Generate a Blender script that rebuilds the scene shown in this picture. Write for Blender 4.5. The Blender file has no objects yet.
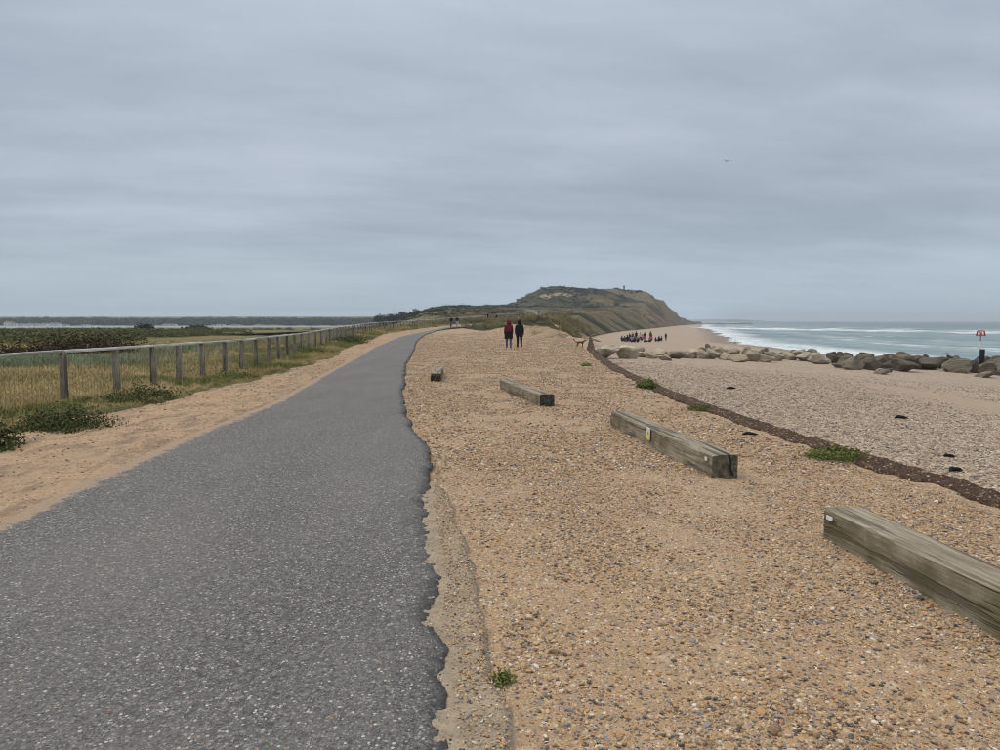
import bpy, bmesh, math, random
import numpy as np
from mathutils import Vector, Matrix, Euler

rnd = random.Random(11)
rng = np.random.default_rng(11)
SC = bpy.context.scene
COL = SC.collection

# ------------------------------------------------------------------ camera
F = 700.0                       # focal length in photograph pixels (1000 wide)
PITCH = math.atan((375 - 321) / F)
CAMZ = 1.7
cam = bpy.data.cameras.new('camera')
cam.sensor_width = 36.0
cam.lens = 36.0 * F / 1000.0
cam.clip_start = 0.05
cam.clip_end = 20000
camo = bpy.data.objects.new('camera', cam)
COL.objects.link(camo)
camo.location = (0, 0, CAMZ)
camo.rotation_euler = (math.pi / 2 - PITCH, 0, 0)
SC.camera = camo

# ------------------------------------------------------------------ view
SC.view_settings.view_transform = 'Standard'
SC.view_settings.look = 'None'
SC.view_settings.gamma = 1.0
SC.view_settings.exposure = 0.0
SC.cycles.use_denoising = True
SC.cycles.pixel_filter_type = 'BLACKMAN_HARRIS'
SC.cycles.filter_width = 1.05
SC.cycles.max_bounces = 5
SC.cycles.diffuse_bounces = 2
SC.cycles.glossy_bounces = 2
SC.cycles.transmission_bounces = 2
SC.cycles.volume_bounces = 0
SC.cycles.use_adaptive_sampling = True
SC.cycles.adaptive_threshold = 0.015

SUN_EL, SUN_AZ = math.radians(52), math.radians(-70)   # azimuth from +y, clockwise


# ------------------------------------------------------------------ node helpers
class NT:
    def __init__(s, tree):
        s.t = tree
        s.n = tree.nodes
        s.l = tree.links

    def new(s, typ, **kw):
        nd = s.n.new(typ)
        for k, v in kw.items():
            setattr(nd, k, v)
        return nd

    def put(s, sock, v):
        if v is None:
            return
        if hasattr(v, 'is_output') or hasattr(v, 'links'):
            s.l.new(v, sock)
        else:
            if isinstance(v, (tuple, list)) and len(v) == 3 and sock.type == 'RGBA':
                v = (*v, 1)
            sock.default_value = v

    def math(s, op, a, b=None, c=None, clamp=False):
        nd = s.new('ShaderNodeMath', operation=op)
        nd.use_clamp = clamp
        for i, v in enumerate((a, b, c)):
            if v is not None:
                s.put(nd.inputs[i], v)
        return nd.outputs[0]

    def vmath(s, op, a, b=None):
        nd = s.new('ShaderNodeVectorMath', operation=op)
        s.put(nd.inputs[0], a)
        if b is not None:
            s.put(nd.inputs[1], b)
        return nd.outputs[0]

    def mix(s, f, a, b, blend='MIX'):
        nd = s.new('ShaderNodeMix', data_type='RGBA', blend_type=blend)
        s.put(nd.inputs[0], f)
        s.put(nd.inputs[6], a)
        s.put(nd.inputs[7], b)
        return nd.outputs[2]

    def ramp(s, f, stops, interp='LINEAR'):
        nd = s.new('ShaderNodeValToRGB')
        cr = nd.color_ramp
        cr.interpolation = interp
        while len(cr.elements) < len(stops):
            cr.elements.new(0.5)
        for e, (p, c) in zip(cr.elements, stops):
            e.position = p
            e.color = (*c, 1) if not isinstance(c, (int, float)) else (c, c, c, 1)
        s.put(nd.inputs[0], f)
        return nd.outputs[0]

    def sstep(s, v, a, b, lo=0.0, hi=1.0):
        nd = s.new('ShaderNodeMapRange', interpolation_type='SMOOTHSTEP')
        s.put(nd.inputs[0], v)
        for i, q in zip((1, 2, 3, 4), (a, b, lo, hi)):
            s.put(nd.inputs[i], q)
        return nd.outputs[0]

    def noise(s, vec, scale, detail=3, rough=0.55, w=None):
        nd = s.new('ShaderNodeTexNoise')
        s.put(nd.inputs['Vector'], vec)
        nd.inputs['Scale'].default_value = scale
        nd.inputs['Detail'].default_value = detail
        nd.inputs['Roughness'].default_value = rough
        return nd.outputs[0]

    def voro(s, vec, scale, feature='F1', rand=1.0):
        nd = s.new('ShaderNodeTexVoronoi', feature=feature)
        s.put(nd.inputs['Vector'], vec)
        nd.inputs['Scale'].default_value = scale
        if 'Randomness' in nd.inputs:
            nd.inputs['Randomness'].default_value = rand
        return nd

    def coord(s, which='Object'):
        return s.new('ShaderNodeTexCoord').outputs[which]

    def scale(s, vec, sc, rot=(0, 0, 0)):
        nd = s.new('ShaderNodeMapping')
        s.put(nd.inputs[0], vec)
        nd.inputs['Scale'].default_value = sc
        nd.inputs['Rotation'].default_value = rot
        return nd.outputs[0]

    def attr(s, name):
        nd = s.new('ShaderNodeAttribute', attribute_name=name)
        return nd.outputs['Fac']

    def xyz(s, vec):
        nd = s.new('ShaderNodeSeparateXYZ')
        s.put(nd.inputs[0], vec)
        return nd.outputs

    def bump(s, h, strength, dist, normal=None):
        nd = s.new('ShaderNodeBump')
        nd.inputs['Strength'].default_value = strength
        nd.inputs['Distance'].default_value = dist
        s.put(nd.inputs['Height'], h)
        if normal is not None:
            s.put(nd.inputs['Normal'], normal)
        return nd.outputs[0]

    def rand(s):
        return s.new('ShaderNodeObjectInfo').outputs['Random']


MATS = {}


def material(name, fn, rough=0.9, spec=0.3, **kw):
    m = bpy.data.materials.new(name)
    m.use_nodes = True
    nt = NT(m.node_tree)
    bs = nt.n['Principled BSDF']
    bs.inputs['Roughness'].default_value = rough
    bs.inputs['Specular IOR Level'].default_value = spec
    res = fn(nt)
    if not isinstance(res, dict):
        res = {'Base Color': res}
    for k, v in res.items():
        nt.put(bs.inputs[k], v)
    MATS[name] = m
    return m


# ------------------------------------------------------------------ world: overcast sky
W = bpy.data.worlds.new('World')
SC.world = W
W.use_nodes = True
wt = NT(W.node_tree)
bg = wt.n['Background']
sky = wt.new('ShaderNodeTexSky')
sky.sky_type = 'NISHITA'
sky.sun_disc = False
sky.sun_elevation = SUN_EL
sky.sun_rotation = SUN_AZ
sky.air_density = 1.0
sky.dust_density = 2.0
gen = wt.coord('Generated')
dx, dy, dz = wt.xyz(gen)
zz = wt.math('MAXIMUM', dz, 0.0)
den = wt.math('ADD', zz, 0.10)
px = wt.math('DIVIDE', dx, den)
py = wt.math('DIVIDE', dy, den)
comb = wt.new('ShaderNodeCombineXYZ')
wt.put(comb.inputs[0], px)
wt.put(comb.inputs[1], py)
cl = wt.scale(comb.outputs[0], (0.62, 0.8, 1.0), (0, 0, math.radians(-20)))
n1 = wt.noise(cl, 0.55, 6, 0.5)
n2 = wt.noise(wt.scale(cl, (0.8, 1.5, 1), (0, 0, 0.5)), 1.9, 5, 0.55)
n3 = wt.noise(wt.scale(comb.outputs[0], (0.22, 0.8, 1), (0, 0, -0.12)), 0.8, 3, 0.5)
cm = wt.math('MULTIPLY_ADD', n2, 0.26, wt.math('MULTIPLY_ADD', n1, 0.58, wt.math('MULTIPLY', n3, 0.18)))
shade = wt.sstep(cm, 0.38, 0.64)
tint = wt.mix(shade, (0.345, 0.408, 0.486), (0.525, 0.585, 0.680))
# a paler, bluer belt of thin cloud low over the horizon, and the usual overcast brightening to the zenith
low = wt.sstep(zz, 0.0, 0.16, 1.0, 0.0)
tint = wt.mix(wt.math('MULTIPLY', low, 0.75), tint, (0.475, 0.600, 0.695))
zen = wt.sstep(zz, 0.30, 1.0, 1.0, 2.9)
tint = wt.mix(wt.sstep(zz, 0.36, 0.8), tint, wt.mix(shade, (0.40, 0.40, 0.405), (0.50, 0.495, 0.49)))
vs = wt.new('ShaderNodeVectorMath', operation='SCALE')
wt.put(vs.inputs[0], tint)
wt.put(vs.inputs['Scale'], zen)
skyadd = wt.mix(0.06, vs.outputs[0], wt.vmath('MULTIPLY', sky.outputs[0], (0.10, 0.10, 0.10)))
wt.put(bg.inputs[0], skyadd)
bg.inputs[1].default_value = 1.0

# ------------------------------------------------------------------ sun, soft through the cloud
sl = bpy.data.lights.new('sun', 'SUN')
sl.energy = 1.35
sl.angle = math.radians(28)
sl.color = (1.0, 0.95, 0.88)
so = bpy.data.objects.new('sun', sl)
COL.objects.link(so)
sd = Vector((math.sin(SUN_AZ) * math.cos(SUN_EL), math.cos(SUN_AZ) * math.cos(SUN_EL), math.sin(SUN_EL)))
so.rotation_euler = sd.to_track_quat('Z', 'Y').to_euler()
so.location = (-30, 10, 60)


# ------------------------------------------------------------------ numeric helpers
def ss(x, a, b):
    t = np.clip((np.asarray(x, float) - a) / (b - a), 0, 1)
    return t * t * (3 - 2 * t)


def vnoise(x, y, seed=0):
    x = np.asarray(x, float)
    y = np.asarray(y, float)
    ix = np.floor(x).astype(np.int64)
    iy = np.floor(y).astype(np.int64)
    fx = x - ix
    fy = y - iy
    fx = fx * fx * (3 - 2 * fx)
    fy = fy * fy * (3 - 2 * fy)

    def h(a, b):
        n = (a * 374761393 + b * 668265263 + seed * 974634777) & 0xFFFFFFFF
        n = ((n ^ (n >> 13)) * 1274126177) & 0xFFFFFFFF
        n = ((n ^ (n >> 16)) * 2246822519) & 0xFFFFFFFF
        return ((n ^ (n >> 15)) & 0xFFFF) / 65535.0
    a = h(ix, iy) * (1 - fx) + h(ix + 1, iy) * fx
    b = h(ix, iy + 1) * (1 - fx) + h(ix + 1, iy + 1) * fx
    return a * (1 - fy) + b * fy


def fbm(x, y, octv=4, seed=0, gain=0.5):
    s = 0.0
    a = 1.0
    t = 0.0
    for k in range(octv):
        s = s + a * vnoise(np.asarray(x) * 2 ** k + 17.3 * k, np.asarray(y) * 2 ** k - 9.1 * k, seed + k)
        t += a
        a *= gain
    return s / t - 0.5


def ip(y, pts):
    a = np.array(pts, float)
    return np.interp(y, a[:, 0], a[:, 1])


SEA = -4.3
ZF = [(0, -.15), (28, -.2), (45, -.6), (60, -1.1), (90, -1.6), (120, -1.9), (200, -2.3), (400, -3.0), (1000, -3.5), (3000, -3.8)]
PLATE = [(-50, 0), (35, 0), (75, .40), (110, .75), (150, 1.4), (200, 2.2), (300, 4.5), (400, 8), (500, 11.3), (560, 12.3), (3000, 12.3)]
SL = [(-50, 4.9), (4, 4.85), (6.7, 4.72), (8.9, 4.42), (10.9, 4.2), (14.2, 4.03), (18.6, 3.95), (25, 4.2), (33, 4.7), (42, 5.3),
      (60, 6.6), (66, 7.6), (100, 11.7), (160, 19.4), (207, 29), (294, 50), (385, 77), (525, 120), (822, 211), (1300, 371), (3000, 940)]
SW = [(0, .30), (36, .35), (45, 1.5), (62, 4.0), (100, 1.5), (3000, 1.5)]
SH = [(-500, 45), (0, 57), (113, 60), (186, 64), (382, 119), (700, 204), (1050, 302), (1400, 420), (3000, 1000)]
XL = [(-50, -10), (60, -14.5), (100, -15.5), (130, -14), (300, -24), (500, -38), (700, -52), (3000, -200)]
WL = [(-50, 12), (130, 14), (300, 35), (500, 57), (3000, 150)]
_sky = [(480, 307), (505, 306), (514, 304.5), (518, 300.5), (530, 294), (540, 290), (555, 288), (565, 288), (580, 289), (600, 289.5), (620, 291), (640, 293), (652, 295.5), (720, 300)]
YC = 720.0
HEADT = [((u - 500) / F * YC, CAMZ + (321 - v) / F * YC) for u, v in _sky]


def land(x, y):
    x = np.asarray(x, float)
    y = np.asarray(y, float)
    plate = ip(y, PLATE)
    rough = ss(y, 95, 200)
    plate = plate + rough * (fbm(x / 30, y / 45, 3, 5) * 2.2 + fbm(x / 7, y / 9, 3, 8) * 1.2)
    # headland
    sx = x * (YC / np.maximum(y, 300.0))
    zA = ip(np.where(y < YC, x + (x - 40) * 0.0, x), HEADT)
    yy = y + fbm(x / 45, y / 60, 3, 21) * 70
    rA = ss(yy, 590, 705)
    head = np.where(zA > plate, plate + (zA - plate) * rA, plate)
    head = head + rA * (fbm(x / 14, y / 14, 4, 31) * 3.0)
    drop = ip(y, [(0, 1), (845, 1), (885, .62), (930, .36), (1000, .2), (1150, .02), (3000, 0)])
    head = head * drop
    # dune ridge behind the beach edge
    inl = ip(y, SL) - x
    rid = np.exp(-((inl - 5.0) / 4.2) ** 2) * ss(y + fbm(x / 3, y / 3, 2, 3) * 6, 61, 72) * (1 - ss(y, 240, 330))
    head = head + rid * (1.05 + 1.6 * fbm(x / 4, y / 6, 3, 41))
    # field on the landward side
    xl = ip(y, XL)
    wl = ip(y, WL)
    k = ss(xl - x, 0, wl)
    dist = np.hypot(np.maximum(xl - x, 0), np.maximum(y - 20, 0))
    fz = np.maximum(-0.22 - 0.0062 * dist, -5.5) + fbm(x / 40, y / 40, 3, 77) * 0.5 * ss(dist, 10, 100)
    return head * (1 - k) + np.where(xl - x > 0, fz, 0) * k


def beach(x, y):
    zf = ip(y, ZF)
    s = ip(y, SL)
    t = (x - s) / np.maximum(ip(y, SH) - s, 4.0)
    t = np.maximum(t, 0)
    z = zf + (SEA - zf) * np.where(t < 1, t ** 1.15, t)
    z = z + fbm(x / 9, y / 14, 3, 55) * 0.5 * ss(t, .02, .2)
    return z


def H(x, y):
    x = np.asarray(x, float)
    y = np.asarray(y, float)
    s = ip(y, SL)
    w = ip(y, SW)
    L = land(x, y)
    B = beach(x, y)
    near = L * (1 - ss(x - s, 0, w)) + B * ss(x - s, 0, w)
    # dunes and cliff: land is cut by a slope rising from the foot line
    slope = ip(y, [(60, 1.3), (100, .85), (200, .62), (400, .6), (600, .9), (800, 1.3), (3000, 1.1)])
    gx = y * 0.95 + x * 0.3
    gul = np.abs(fbm(gx / 38, x / 300, 3, 61)) * 2.0
    inl = (s - x)
    inl = inl + ss(inl, 2, 14) * (gul * 26 - 8) * ss(y, 180, 420)
    zf = ip(y, ZF)
    cut = zf + np.maximum(inl, 0) * slope
    far = np.where(inl > 0, np.minimum(L, cut), B)
    f = ss(y, 60, 75)
    return near * (1 - f) + far * f


CP, SP = math.cos(PITCH), math.sin(PITCH)


def ray(u, v):
    a = (u - 500) / F
    b = -(v - 375) / F
    d = np.array([a, CP + b * SP, -SP + b * CP])
    return d / d[1]


def hit(u, v, off=0.0, fn=None, y0=1.5):
    """pixel -> point on the terrain (raised by off)"""
    fn = fn or H
    d = ray(u, v)
    y = np.exp(np.linspace(math.log(y0), math.log(3000), 3000))
    g = CAMZ + d[2] * y - (fn(d[0] * y, y) + off)
    idx = np.where(g <= 0)[0]
    if len(idx) == 0:
        return None
    i = max(idx[0], 1)
    t = g[i - 1] / (g[i - 1] - g[i] + 1e-9)
    yy = y[i - 1] + (y[i] - y[i - 1]) * min(max(t, 0), 1)
    return Vector((d[0] * yy, yy, CAMZ + d[2] * yy))


def at(u, v, y):
    d = ray(u, v)
    return Vector((d[0] * y, y, CAMZ + d[2] * y))


def h1(x, y):
    return float(H(np.array([x]), np.array([y]))[0])


# ------------------------------------------------------------------ object helpers
def tag(o, label=None, cat=None, group=None, kind=None):
    if label:
        o['label'] = label
    if cat:
        o['category'] = cat
    if group:
        o['group'] = group
    if kind:
        o['kind'] = kind
    return o


def mesh_np(name, V, Fq, smooth=True, attrs=None):
    """V (n,3), Fq (m,k) int"""
    me = bpy.data.meshes.new(name)
    V = np.asarray(V, np.float32)
    Fq = np.asarray(Fq, np.int32)
    k = Fq.shape[1]
    me.vertices.add(len(V))
    me.vertices.foreach_set('co', V.ravel())
    me.loops.add(Fq.size)
    me.loops.foreach_set('vertex_index', Fq.ravel())
    me.polygons.add(len(Fq))
    me.polygons.foreach_set('loop_start', np.arange(0, Fq.size, k, dtype=np.int32))
    me.polygons.foreach_set('loop_total', np.full(len(Fq), k, np.int32))
    me.polygons.foreach_set('use_smooth', np.full(len(Fq), smooth, bool))
    for n, a in (attrs or {}).items():
        at_ = me.attributes.new(n, 'FLOAT', 'POINT')
        at_.data.foreach_set('value', np.asarray(a, np.float32).ravel())
    me.update(calc_edges=True)
    me.validate()
    return me


def obj(name, me, mat=None, parent=None, loc=None):
    o = bpy.data.objects.new(name, me)
    COL.objects.link(o)
    if mat is not None and me is not None:
        ml = mat if isinstance(mat, (list, tuple)) else [mat]
        if len(me.materials) == 0:
            for m in ml:
                me.materials.append(MATS[m] if isinstance(m, str) else m)
    if parent is not None:
        o.parent = parent
    if loc is not None:
        o.location = loc
    return o


def empty(name, loc=(0, 0, 0), rz=0):
    o = bpy.data.objects.new(name, None)
    COL.objects.link(o)
    o.location = loc
    o.rotation_euler = (0, 0, rz)
    o.empty_display_size = 0.2
    return o


def grid_faces(r, c):
    i = np.arange(r * c).reshape(r, c)
    return np.stack([i[:-1, :-1], i[:-1, 1:], i[1:, 1:], i[1:, :-1]], -1).reshape(-1, 4)


def gridmesh(name, X, Y, Z, attrs=None):
    r, c = X.shape
    return mesh_np(name, np.stack([X, Y, Z], -1).reshape(-1, 3), grid_faces(r, c), True, attrs)


def bm_mesh(name, bm, smooth=False):
    me = bpy.data.meshes.new(name)
    bm.normal_update()
    bm.to_mesh(me)
    bm.free()
    if smooth:
        me.polygons.foreach_set('use_smooth', np.ones(len(me.polygons), bool))
    return me


def add_box(bm, c, s, rot=None, bevel=0.0):
    r = bmesh.ops.create_cube(bm, size=1.0)
    vs_ = r['verts']
    bmesh.ops.scale(bm, vec=s, verts=vs_)
    if rot is not None:
        bmesh.ops.rotate(bm, cent=(0, 0, 0), matrix=rot, verts=vs_)
    bmesh.ops.translate(bm, vec=c, verts=vs_)
    if bevel:
        es = list({e for v in vs_ for e in v.link_edges})
        bmesh.ops.bevel(bm, geom=es, offset=bevel, segments=1, affect='EDGES')


def add_tube(bm, pts, rads, n=8, cap=True):
    rings = []
    pts = [Vector(p) for p in pts]
    for i, p in enumerate(pts):
        d = (pts[min(i + 1, len(pts) - 1)] - pts[max(i - 1, 0)]).normalized()
        a = Vector((0, 0, 1)) if abs(d.z) < .9 else Vector((1, 0, 0))
        e1 = d.cross(a).normalized()
        e2 = d.cross(e1)
        rings.append([bm.verts.new(p + (e1 * math.cos(2 * math.pi * k / n) + e2 * math.sin(2 * math.pi * k / n)) * rads[i]) for k in range(n)])
    for a, b in zip(rings, rings[1:]):
        for k in range(n):
            bm.faces.new((a[k], b[k], b[(k + 1) % n], a[(k + 1) % n]))
    if cap:
        bm.faces.new(rings[0])
        bm.faces.new(rings[-1][::-1])


# source shapes for scattered stuff live outside the scene collection
def source(name, me, mat):
    o = bpy.data.objects.new(name, me)
    for m in (mat if isinstance(mat, list) else [mat]):
        me.materials.append(MATS[m])
    return o


def scatter(name, P, S, ROT, srcs, label, cat):
    P = np.asarray(P, np.float32)
    n = len(P)
    me = bpy.data.meshes.new(name)
    me.vertices.add(n)
    me.vertices.foreach_set('co', P.ravel())
    S = np.asarray(S, np.float32)
    if S.ndim == 1:
        S = np.repeat(S[:, None], 3, 1)
    for nm, dat in (('sc', S), ('rt', np.asarray(ROT, np.float32))):
        a = me.attributes.new(nm, 'FLOAT_VECTOR', 'POINT')
        a.data.foreach_set('vector', np.ascontiguousarray(dat).ravel())
    a = me.attributes.new('ix', 'INT', 'POINT')
    a.data.foreach_set('value', rng.integers(0, len(srcs), n).astype(np.int32))
    o = obj(name, me)
    for s in srcs:
        for m in s.data.materials:
            me.materials.append(m)
        break
    ng = bpy.data.node_groups.new(name, 'GeometryNodeTree')
    ng.interface.new_socket('Geometry', in_out='INPUT', socket_type='NodeSocketGeometry')
    ng.interface.new_socket('Geometry', in_out='OUTPUT', socket_type='NodeSocketGeometry')
    N_, Lk = ng.nodes, ng.links
    gi = N_.new('NodeGroupInput')
    go = N_.new('NodeGroupOutput')
    iop = N_.new('GeometryNodeInstanceOnPoints')
    Lk.new(gi.outputs[0], iop.inputs['Points'])
    jn = N_.new('GeometryNodeJoinGeometry')
    for s in srcs:
        oi = N_.new('GeometryNodeObjectInfo')
        oi.inputs['Object'].default_value = s
        oi.inputs['As Instance'].default_value = True
        Lk.new(oi.outputs['Geometry'], jn.inputs[0])
    Lk.new(jn.outputs[0], iop.inputs['Instance'])
    iop.inputs['Pick Instance'].default_value = True
    for nm, typ, sock in (('ix', 'INT', 'Instance Index'), ('rt', 'FLOAT_VECTOR', 'Rotation'), ('sc', 'FLOAT_VECTOR', 'Scale')):
        na = N_.new('GeometryNodeInputNamedAttribute')
        na.data_type = typ
        na.inputs['Name'].default_value = nm
        Lk.new([q for q in na.outputs if q.enabled][0], iop.inputs[sock])
    Lk.new(iop.outputs[0], go.inputs[0])
    md = o.modifiers.new('scatter', 'NODES')
    md.node_group = ng
    return tag(o, label, cat, kind='stuff')


def lines(px, off=0.0):
    P = [hit(u, v, off) for u, v in px]
    return [(p.y, p.x) for p in P]



# ------------------------------------------------------------------ materials
def pebble_ramp(nt, f):
    return nt.ramp(f, [(0.0, (.045, .045, .05)), (.10, (.19, .12, .07)), (.22, (.44, .28, .14)), (.36, (.36, .25, .15)),
                       (.50, (.54, .42, .28)), (.62, (.40, .24, .11)), (.74, (.27, .22, .18)), (.84, (.52, .36, .19)),
                       (.91, (.20, .20, .21)), (.96, (.68, .62, .53))], 'CONSTANT')


def m_gravel(nt):
    c = nt.coord()
    v1 = nt.voro(c, 52)
    v2 = nt.voro(c, 115)
    r1 = nt.xyz(v1.outputs['Color'])
    r2 = nt.xyz(v2.outputs['Color'])
    big = nt.noise(c, 1.1, 4, .6)
    fine = nt.noise(c, 160, 2, .6)
    sand = nt.mix(fine, (.245, .168, .105), (.48, .345, .222))
    sand = nt.mix(nt.sstep(nt.noise(c, .35, 3), .35, .65), sand, (.37, .245, .145), 'MIX')
    # share of stones against sand varies in patches
    near = nt.sstep(big, .36, .62, .34, .80)
    is1 = nt.math('LESS_THAN', r1[1], near)
    m1 = nt.math('MULTIPLY', is1, nt.sstep(v1.outputs['Distance'], .52, .60, 1, 0))
    is2 = nt.math('LESS_THAN', r2[1], .62)
    m2 = nt.math('MULTIPLY', is2, nt.sstep(v2.outputs['Distance'], .50, .62, 1, 0))
    col = nt.mix(m2, sand, pebble_ramp(nt, r2[0]))
    col = nt.mix(m1, col, pebble_ramp(nt, r1[0]))
    v3 = nt.voro(c, 15)
    r3 = nt.xyz(v3.outputs['Color'])
    col = nt.mix(nt.math('MULTIPLY', nt.math('LESS_THAN', r3[1], .6), .14), col, pebble_ramp(nt, r3[0]))
    v4 = nt.noise(c, 7, 4, .75)
    col = nt.mix(nt.sstep(v4, .42, .66, 0, .30), col, (.225, .145, .082))
    hgt = nt.math('ADD', nt.math('MULTIPLY', m1, nt.sstep(v1.outputs['Distance'], .0, .6, 1.0, .3)),
                  nt.math('MULTIPLY', nt.math('MULTIPLY', m2, .45), nt.sstep(v2.outputs['Distance'], .0, .6, 1.0, .3)))
    b = nt.bump(nt.math('MULTIPLY_ADD', fine, .25, hgt), .55, .008)
    return {'Base Color': col, 'Normal': b, 'Roughness': .85}


material('gravel', m_gravel)


def m_beach(nt):
    c = nt.coord()
    v1 = nt.voro(c, 30)
    v2 = nt.voro(c, 70)
    r1 = nt.xyz(v1.outputs['Color'])
    r2 = nt.xyz(v2.outputs['Color'])
    fine = nt.noise(c, 120, 2, .6)
    base = nt.mix(fine, (.22, .165, .115), (.42, .33, .24))
    pr = lambda f: nt.ramp(f, [(0, (.05, .05, .06)), (.10, (.16, .14, .13)), (.26, (.34, .26, .19)), (.42, (.46, .38, .29)),
                               (.58, (.36, .25, .16)), (.70, (.24, .21, .19)), (.82, (.54, .47, .39)), (.94, (.70, .66, .60))], 'CONSTANT')
    m1 = nt.math('MULTIPLY', nt.math('LESS_THAN', r1[1], .55), nt.sstep(v1.outputs['Distance'], .52, .60, 1, 0))
    m2 = nt.math('MULTIPLY', nt.math('LESS_THAN', r2[1], .75), nt.sstep(v2.outputs['Distance'], .50, .62, 1, 0))
    col = nt.mix(m2, base, pr(r2[0]))
    col = nt.mix(m1, col, pr(r1[0]))
    col = nt.mix(1.0, col, (1.16, 1.10, 1.02), 'MULTIPLY')
    # bare sand in hollows, broad bands along the beach
    big = nt.noise(nt.scale(c, (.16, .045, .1)), 1.0, 4, .55)
    sandm = nt.math('MULTIPLY', nt.sstep(big, .54, .66), .55)
    sand = nt.mix(fine, (.30, .225, .155), (.42, .32, .225))
    sandm = nt.math('MAXIMUM', sandm, nt.attr('sandy'))
    v3 = nt.voro(c, 9)
    r3 = nt.xyz(v3.outputs['Color'])
    col = nt.mix(nt.math('MULTIPLY', nt.math('LESS_THAN', r3[1], .6), .35), col, pr(r3[0]))
    col = nt.mix(nt.sstep(nt.noise(c, 3.5, 4, .8), .45, .68, 0, .4), col, (.17, .135, .105))
    col = nt.mix(sandm, col, sand)
    col = nt.mix(nt.sstep(nt.noise(c, .12, 4), .4, .7, 0, .35), col, (.30, .215, .15))
    wet = nt.attr('wet')
    col = nt.mix(wet, col, nt.mix(.7, col, (.14, .105, .08)))
    hgt = nt.math('ADD', m1, nt.math('MULTIPLY', m2, .5))
    b = nt.bump(nt.math('MULTIPLY_ADD', fine, .2, hgt), .5, .012)
    return {'Base Color': col, 'Normal': b, 'Roughness': nt.math('MULTIPLY_ADD', wet, -.35, .88)}


material('beach', m_beach)


def m_sand(nt):
    c = nt.coord()
    fine = nt.noise(c, 150, 2, .65)
    mid = nt.noise(c, 5.5, 5, .62)
    big = nt.noise(nt.scale(c, (1, .35, 1)), .7, 3)
    col = nt.mix(fine, (.30, .205, .13), (.47, .335, .215))
    col = nt.mix(nt.sstep(mid, .48, .66, 0, .55), col, (.235, .165, .11))
    col = nt.mix(nt.sstep(big, .38, .64, 0, .45), col, (.45, .30, .18))
    rut = nt.noise(nt.scale(c, (2.2, .8, 1)), 1.6, 5, .7)
    col = nt.mix(nt.sstep(rut, .47, .62, 0, .7), col, (.185, .138, .098))
    col = nt.mix(nt.sstep(nt.noise(c, 22, 4, .7), .5, .68, 0, .5), col, (.20, .15, .105))
    v = nt.voro(c, 40)
    r = nt.xyz(v.outputs['Color'])
    m = nt.math('MULTIPLY', nt.math('LESS_THAN', r[1], .16), nt.sstep(v.outputs['Distance'], .35, .45, 1, 0))
    col = nt.mix(m, col, pebble_ramp(nt, r[0]))
    b = nt.bump(nt.math('MULTIPLY_ADD', mid, 1.0, nt.math('MULTIPLY', nt.math('ADD', fine, m), .12)), .7, .05)
    return {'Base Color': col, 'Normal': b}


material('sand', m_sand, .95, .15)


def m_asphalt(nt):
    c = nt.coord()
    v1 = nt.voro(c, 62)
    v2 = nt.voro(c, 130)
    r1 = nt.xyz(v1.outputs['Color'])
    r2 = nt.xyz(v2.outputs['Color'])
    big = nt.noise(nt.scale(c, (1, .4, 1)), .9, 4)
    fine = nt.noise(c, 220, 2, .6)
    base = nt.mix(fine, (.062, .058, .055), (.165, .156, .148))
    ag = nt.ramp(r1[0], [(0, (.05, .05, .053)), (.35, (.105, .10, .10)), (.55, (.19, .178, .165)), (.75, (.29, .272, .25)), (.91, (.52, .49, .44)), (.985, (.30, .18, .11))], 'CONSTANT')
    ag2 = nt.ramp(r2[0], [(0, (.05, .05, .05)), (.45, (.12, .117, .115)), (.78, (.21, .20, .19)), (.94, (.38, .36, .33))], 'CONSTANT')
    m2 = nt.math('MULTIPLY', nt.math('LESS_THAN', r2[1], .7), nt.sstep(v2.outputs['Distance'], .45, .6, 1, 0))
    m1 = nt.math('MULTIPLY', nt.math('LESS_THAN', r1[1], .62), nt.sstep(v1.outputs['Distance'], .42, .55, 1, 0))
    col = nt.mix(m2, base, ag2)
    col = nt.mix(m1, col, ag)
    gr = nt.noise(c, 26, 5, .85)
    col = nt.mix(nt.sstep(gr, .52, .68, 0, .55), col, (.33, .31, .28))
    col = nt.mix(nt.sstep(gr, .34, .50, .7, 0), col, (.036, .034, .033))
    col = nt.mix(nt.sstep(big, .35, .7, 0, .24), col, (.235, .218, .198))
    # fresh bitumen along the broken edge
    col = nt.mix(nt.math('MULTIPLY', nt.attr('edge'), .72), col, (.030, .029, .031))
    # sand blown over the landward side
    sa = nt.attr('sandy')
    sn = nt.noise(c, 7, 5, .65)
    sm = nt.sstep(nt.math('ADD', sa, nt.math('MULTIPLY_ADD', sn, 1.5, -.75)), .45, .68)
    sm = nt.math('MULTIPLY', sm, nt.sstep(nt.noise(c, 90, 2),   .38, .52, .35, 1))
    col = nt.mix(sm, col, nt.mix(fine, (.30, .205, .13), (.44, .31, .20)))
    h = nt.math('ADD', nt.math('MULTIPLY', m1, .8), nt.math('MULTIPLY', m2, .5))
    b = nt.bump(nt.math('MULTIPLY_ADD', fine, .4, h), .6, .005)
    return {'Base Color': col, 'Normal': b, 'Roughness': .82}


material('asphalt', m_asphalt, spec=.35)


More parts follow.
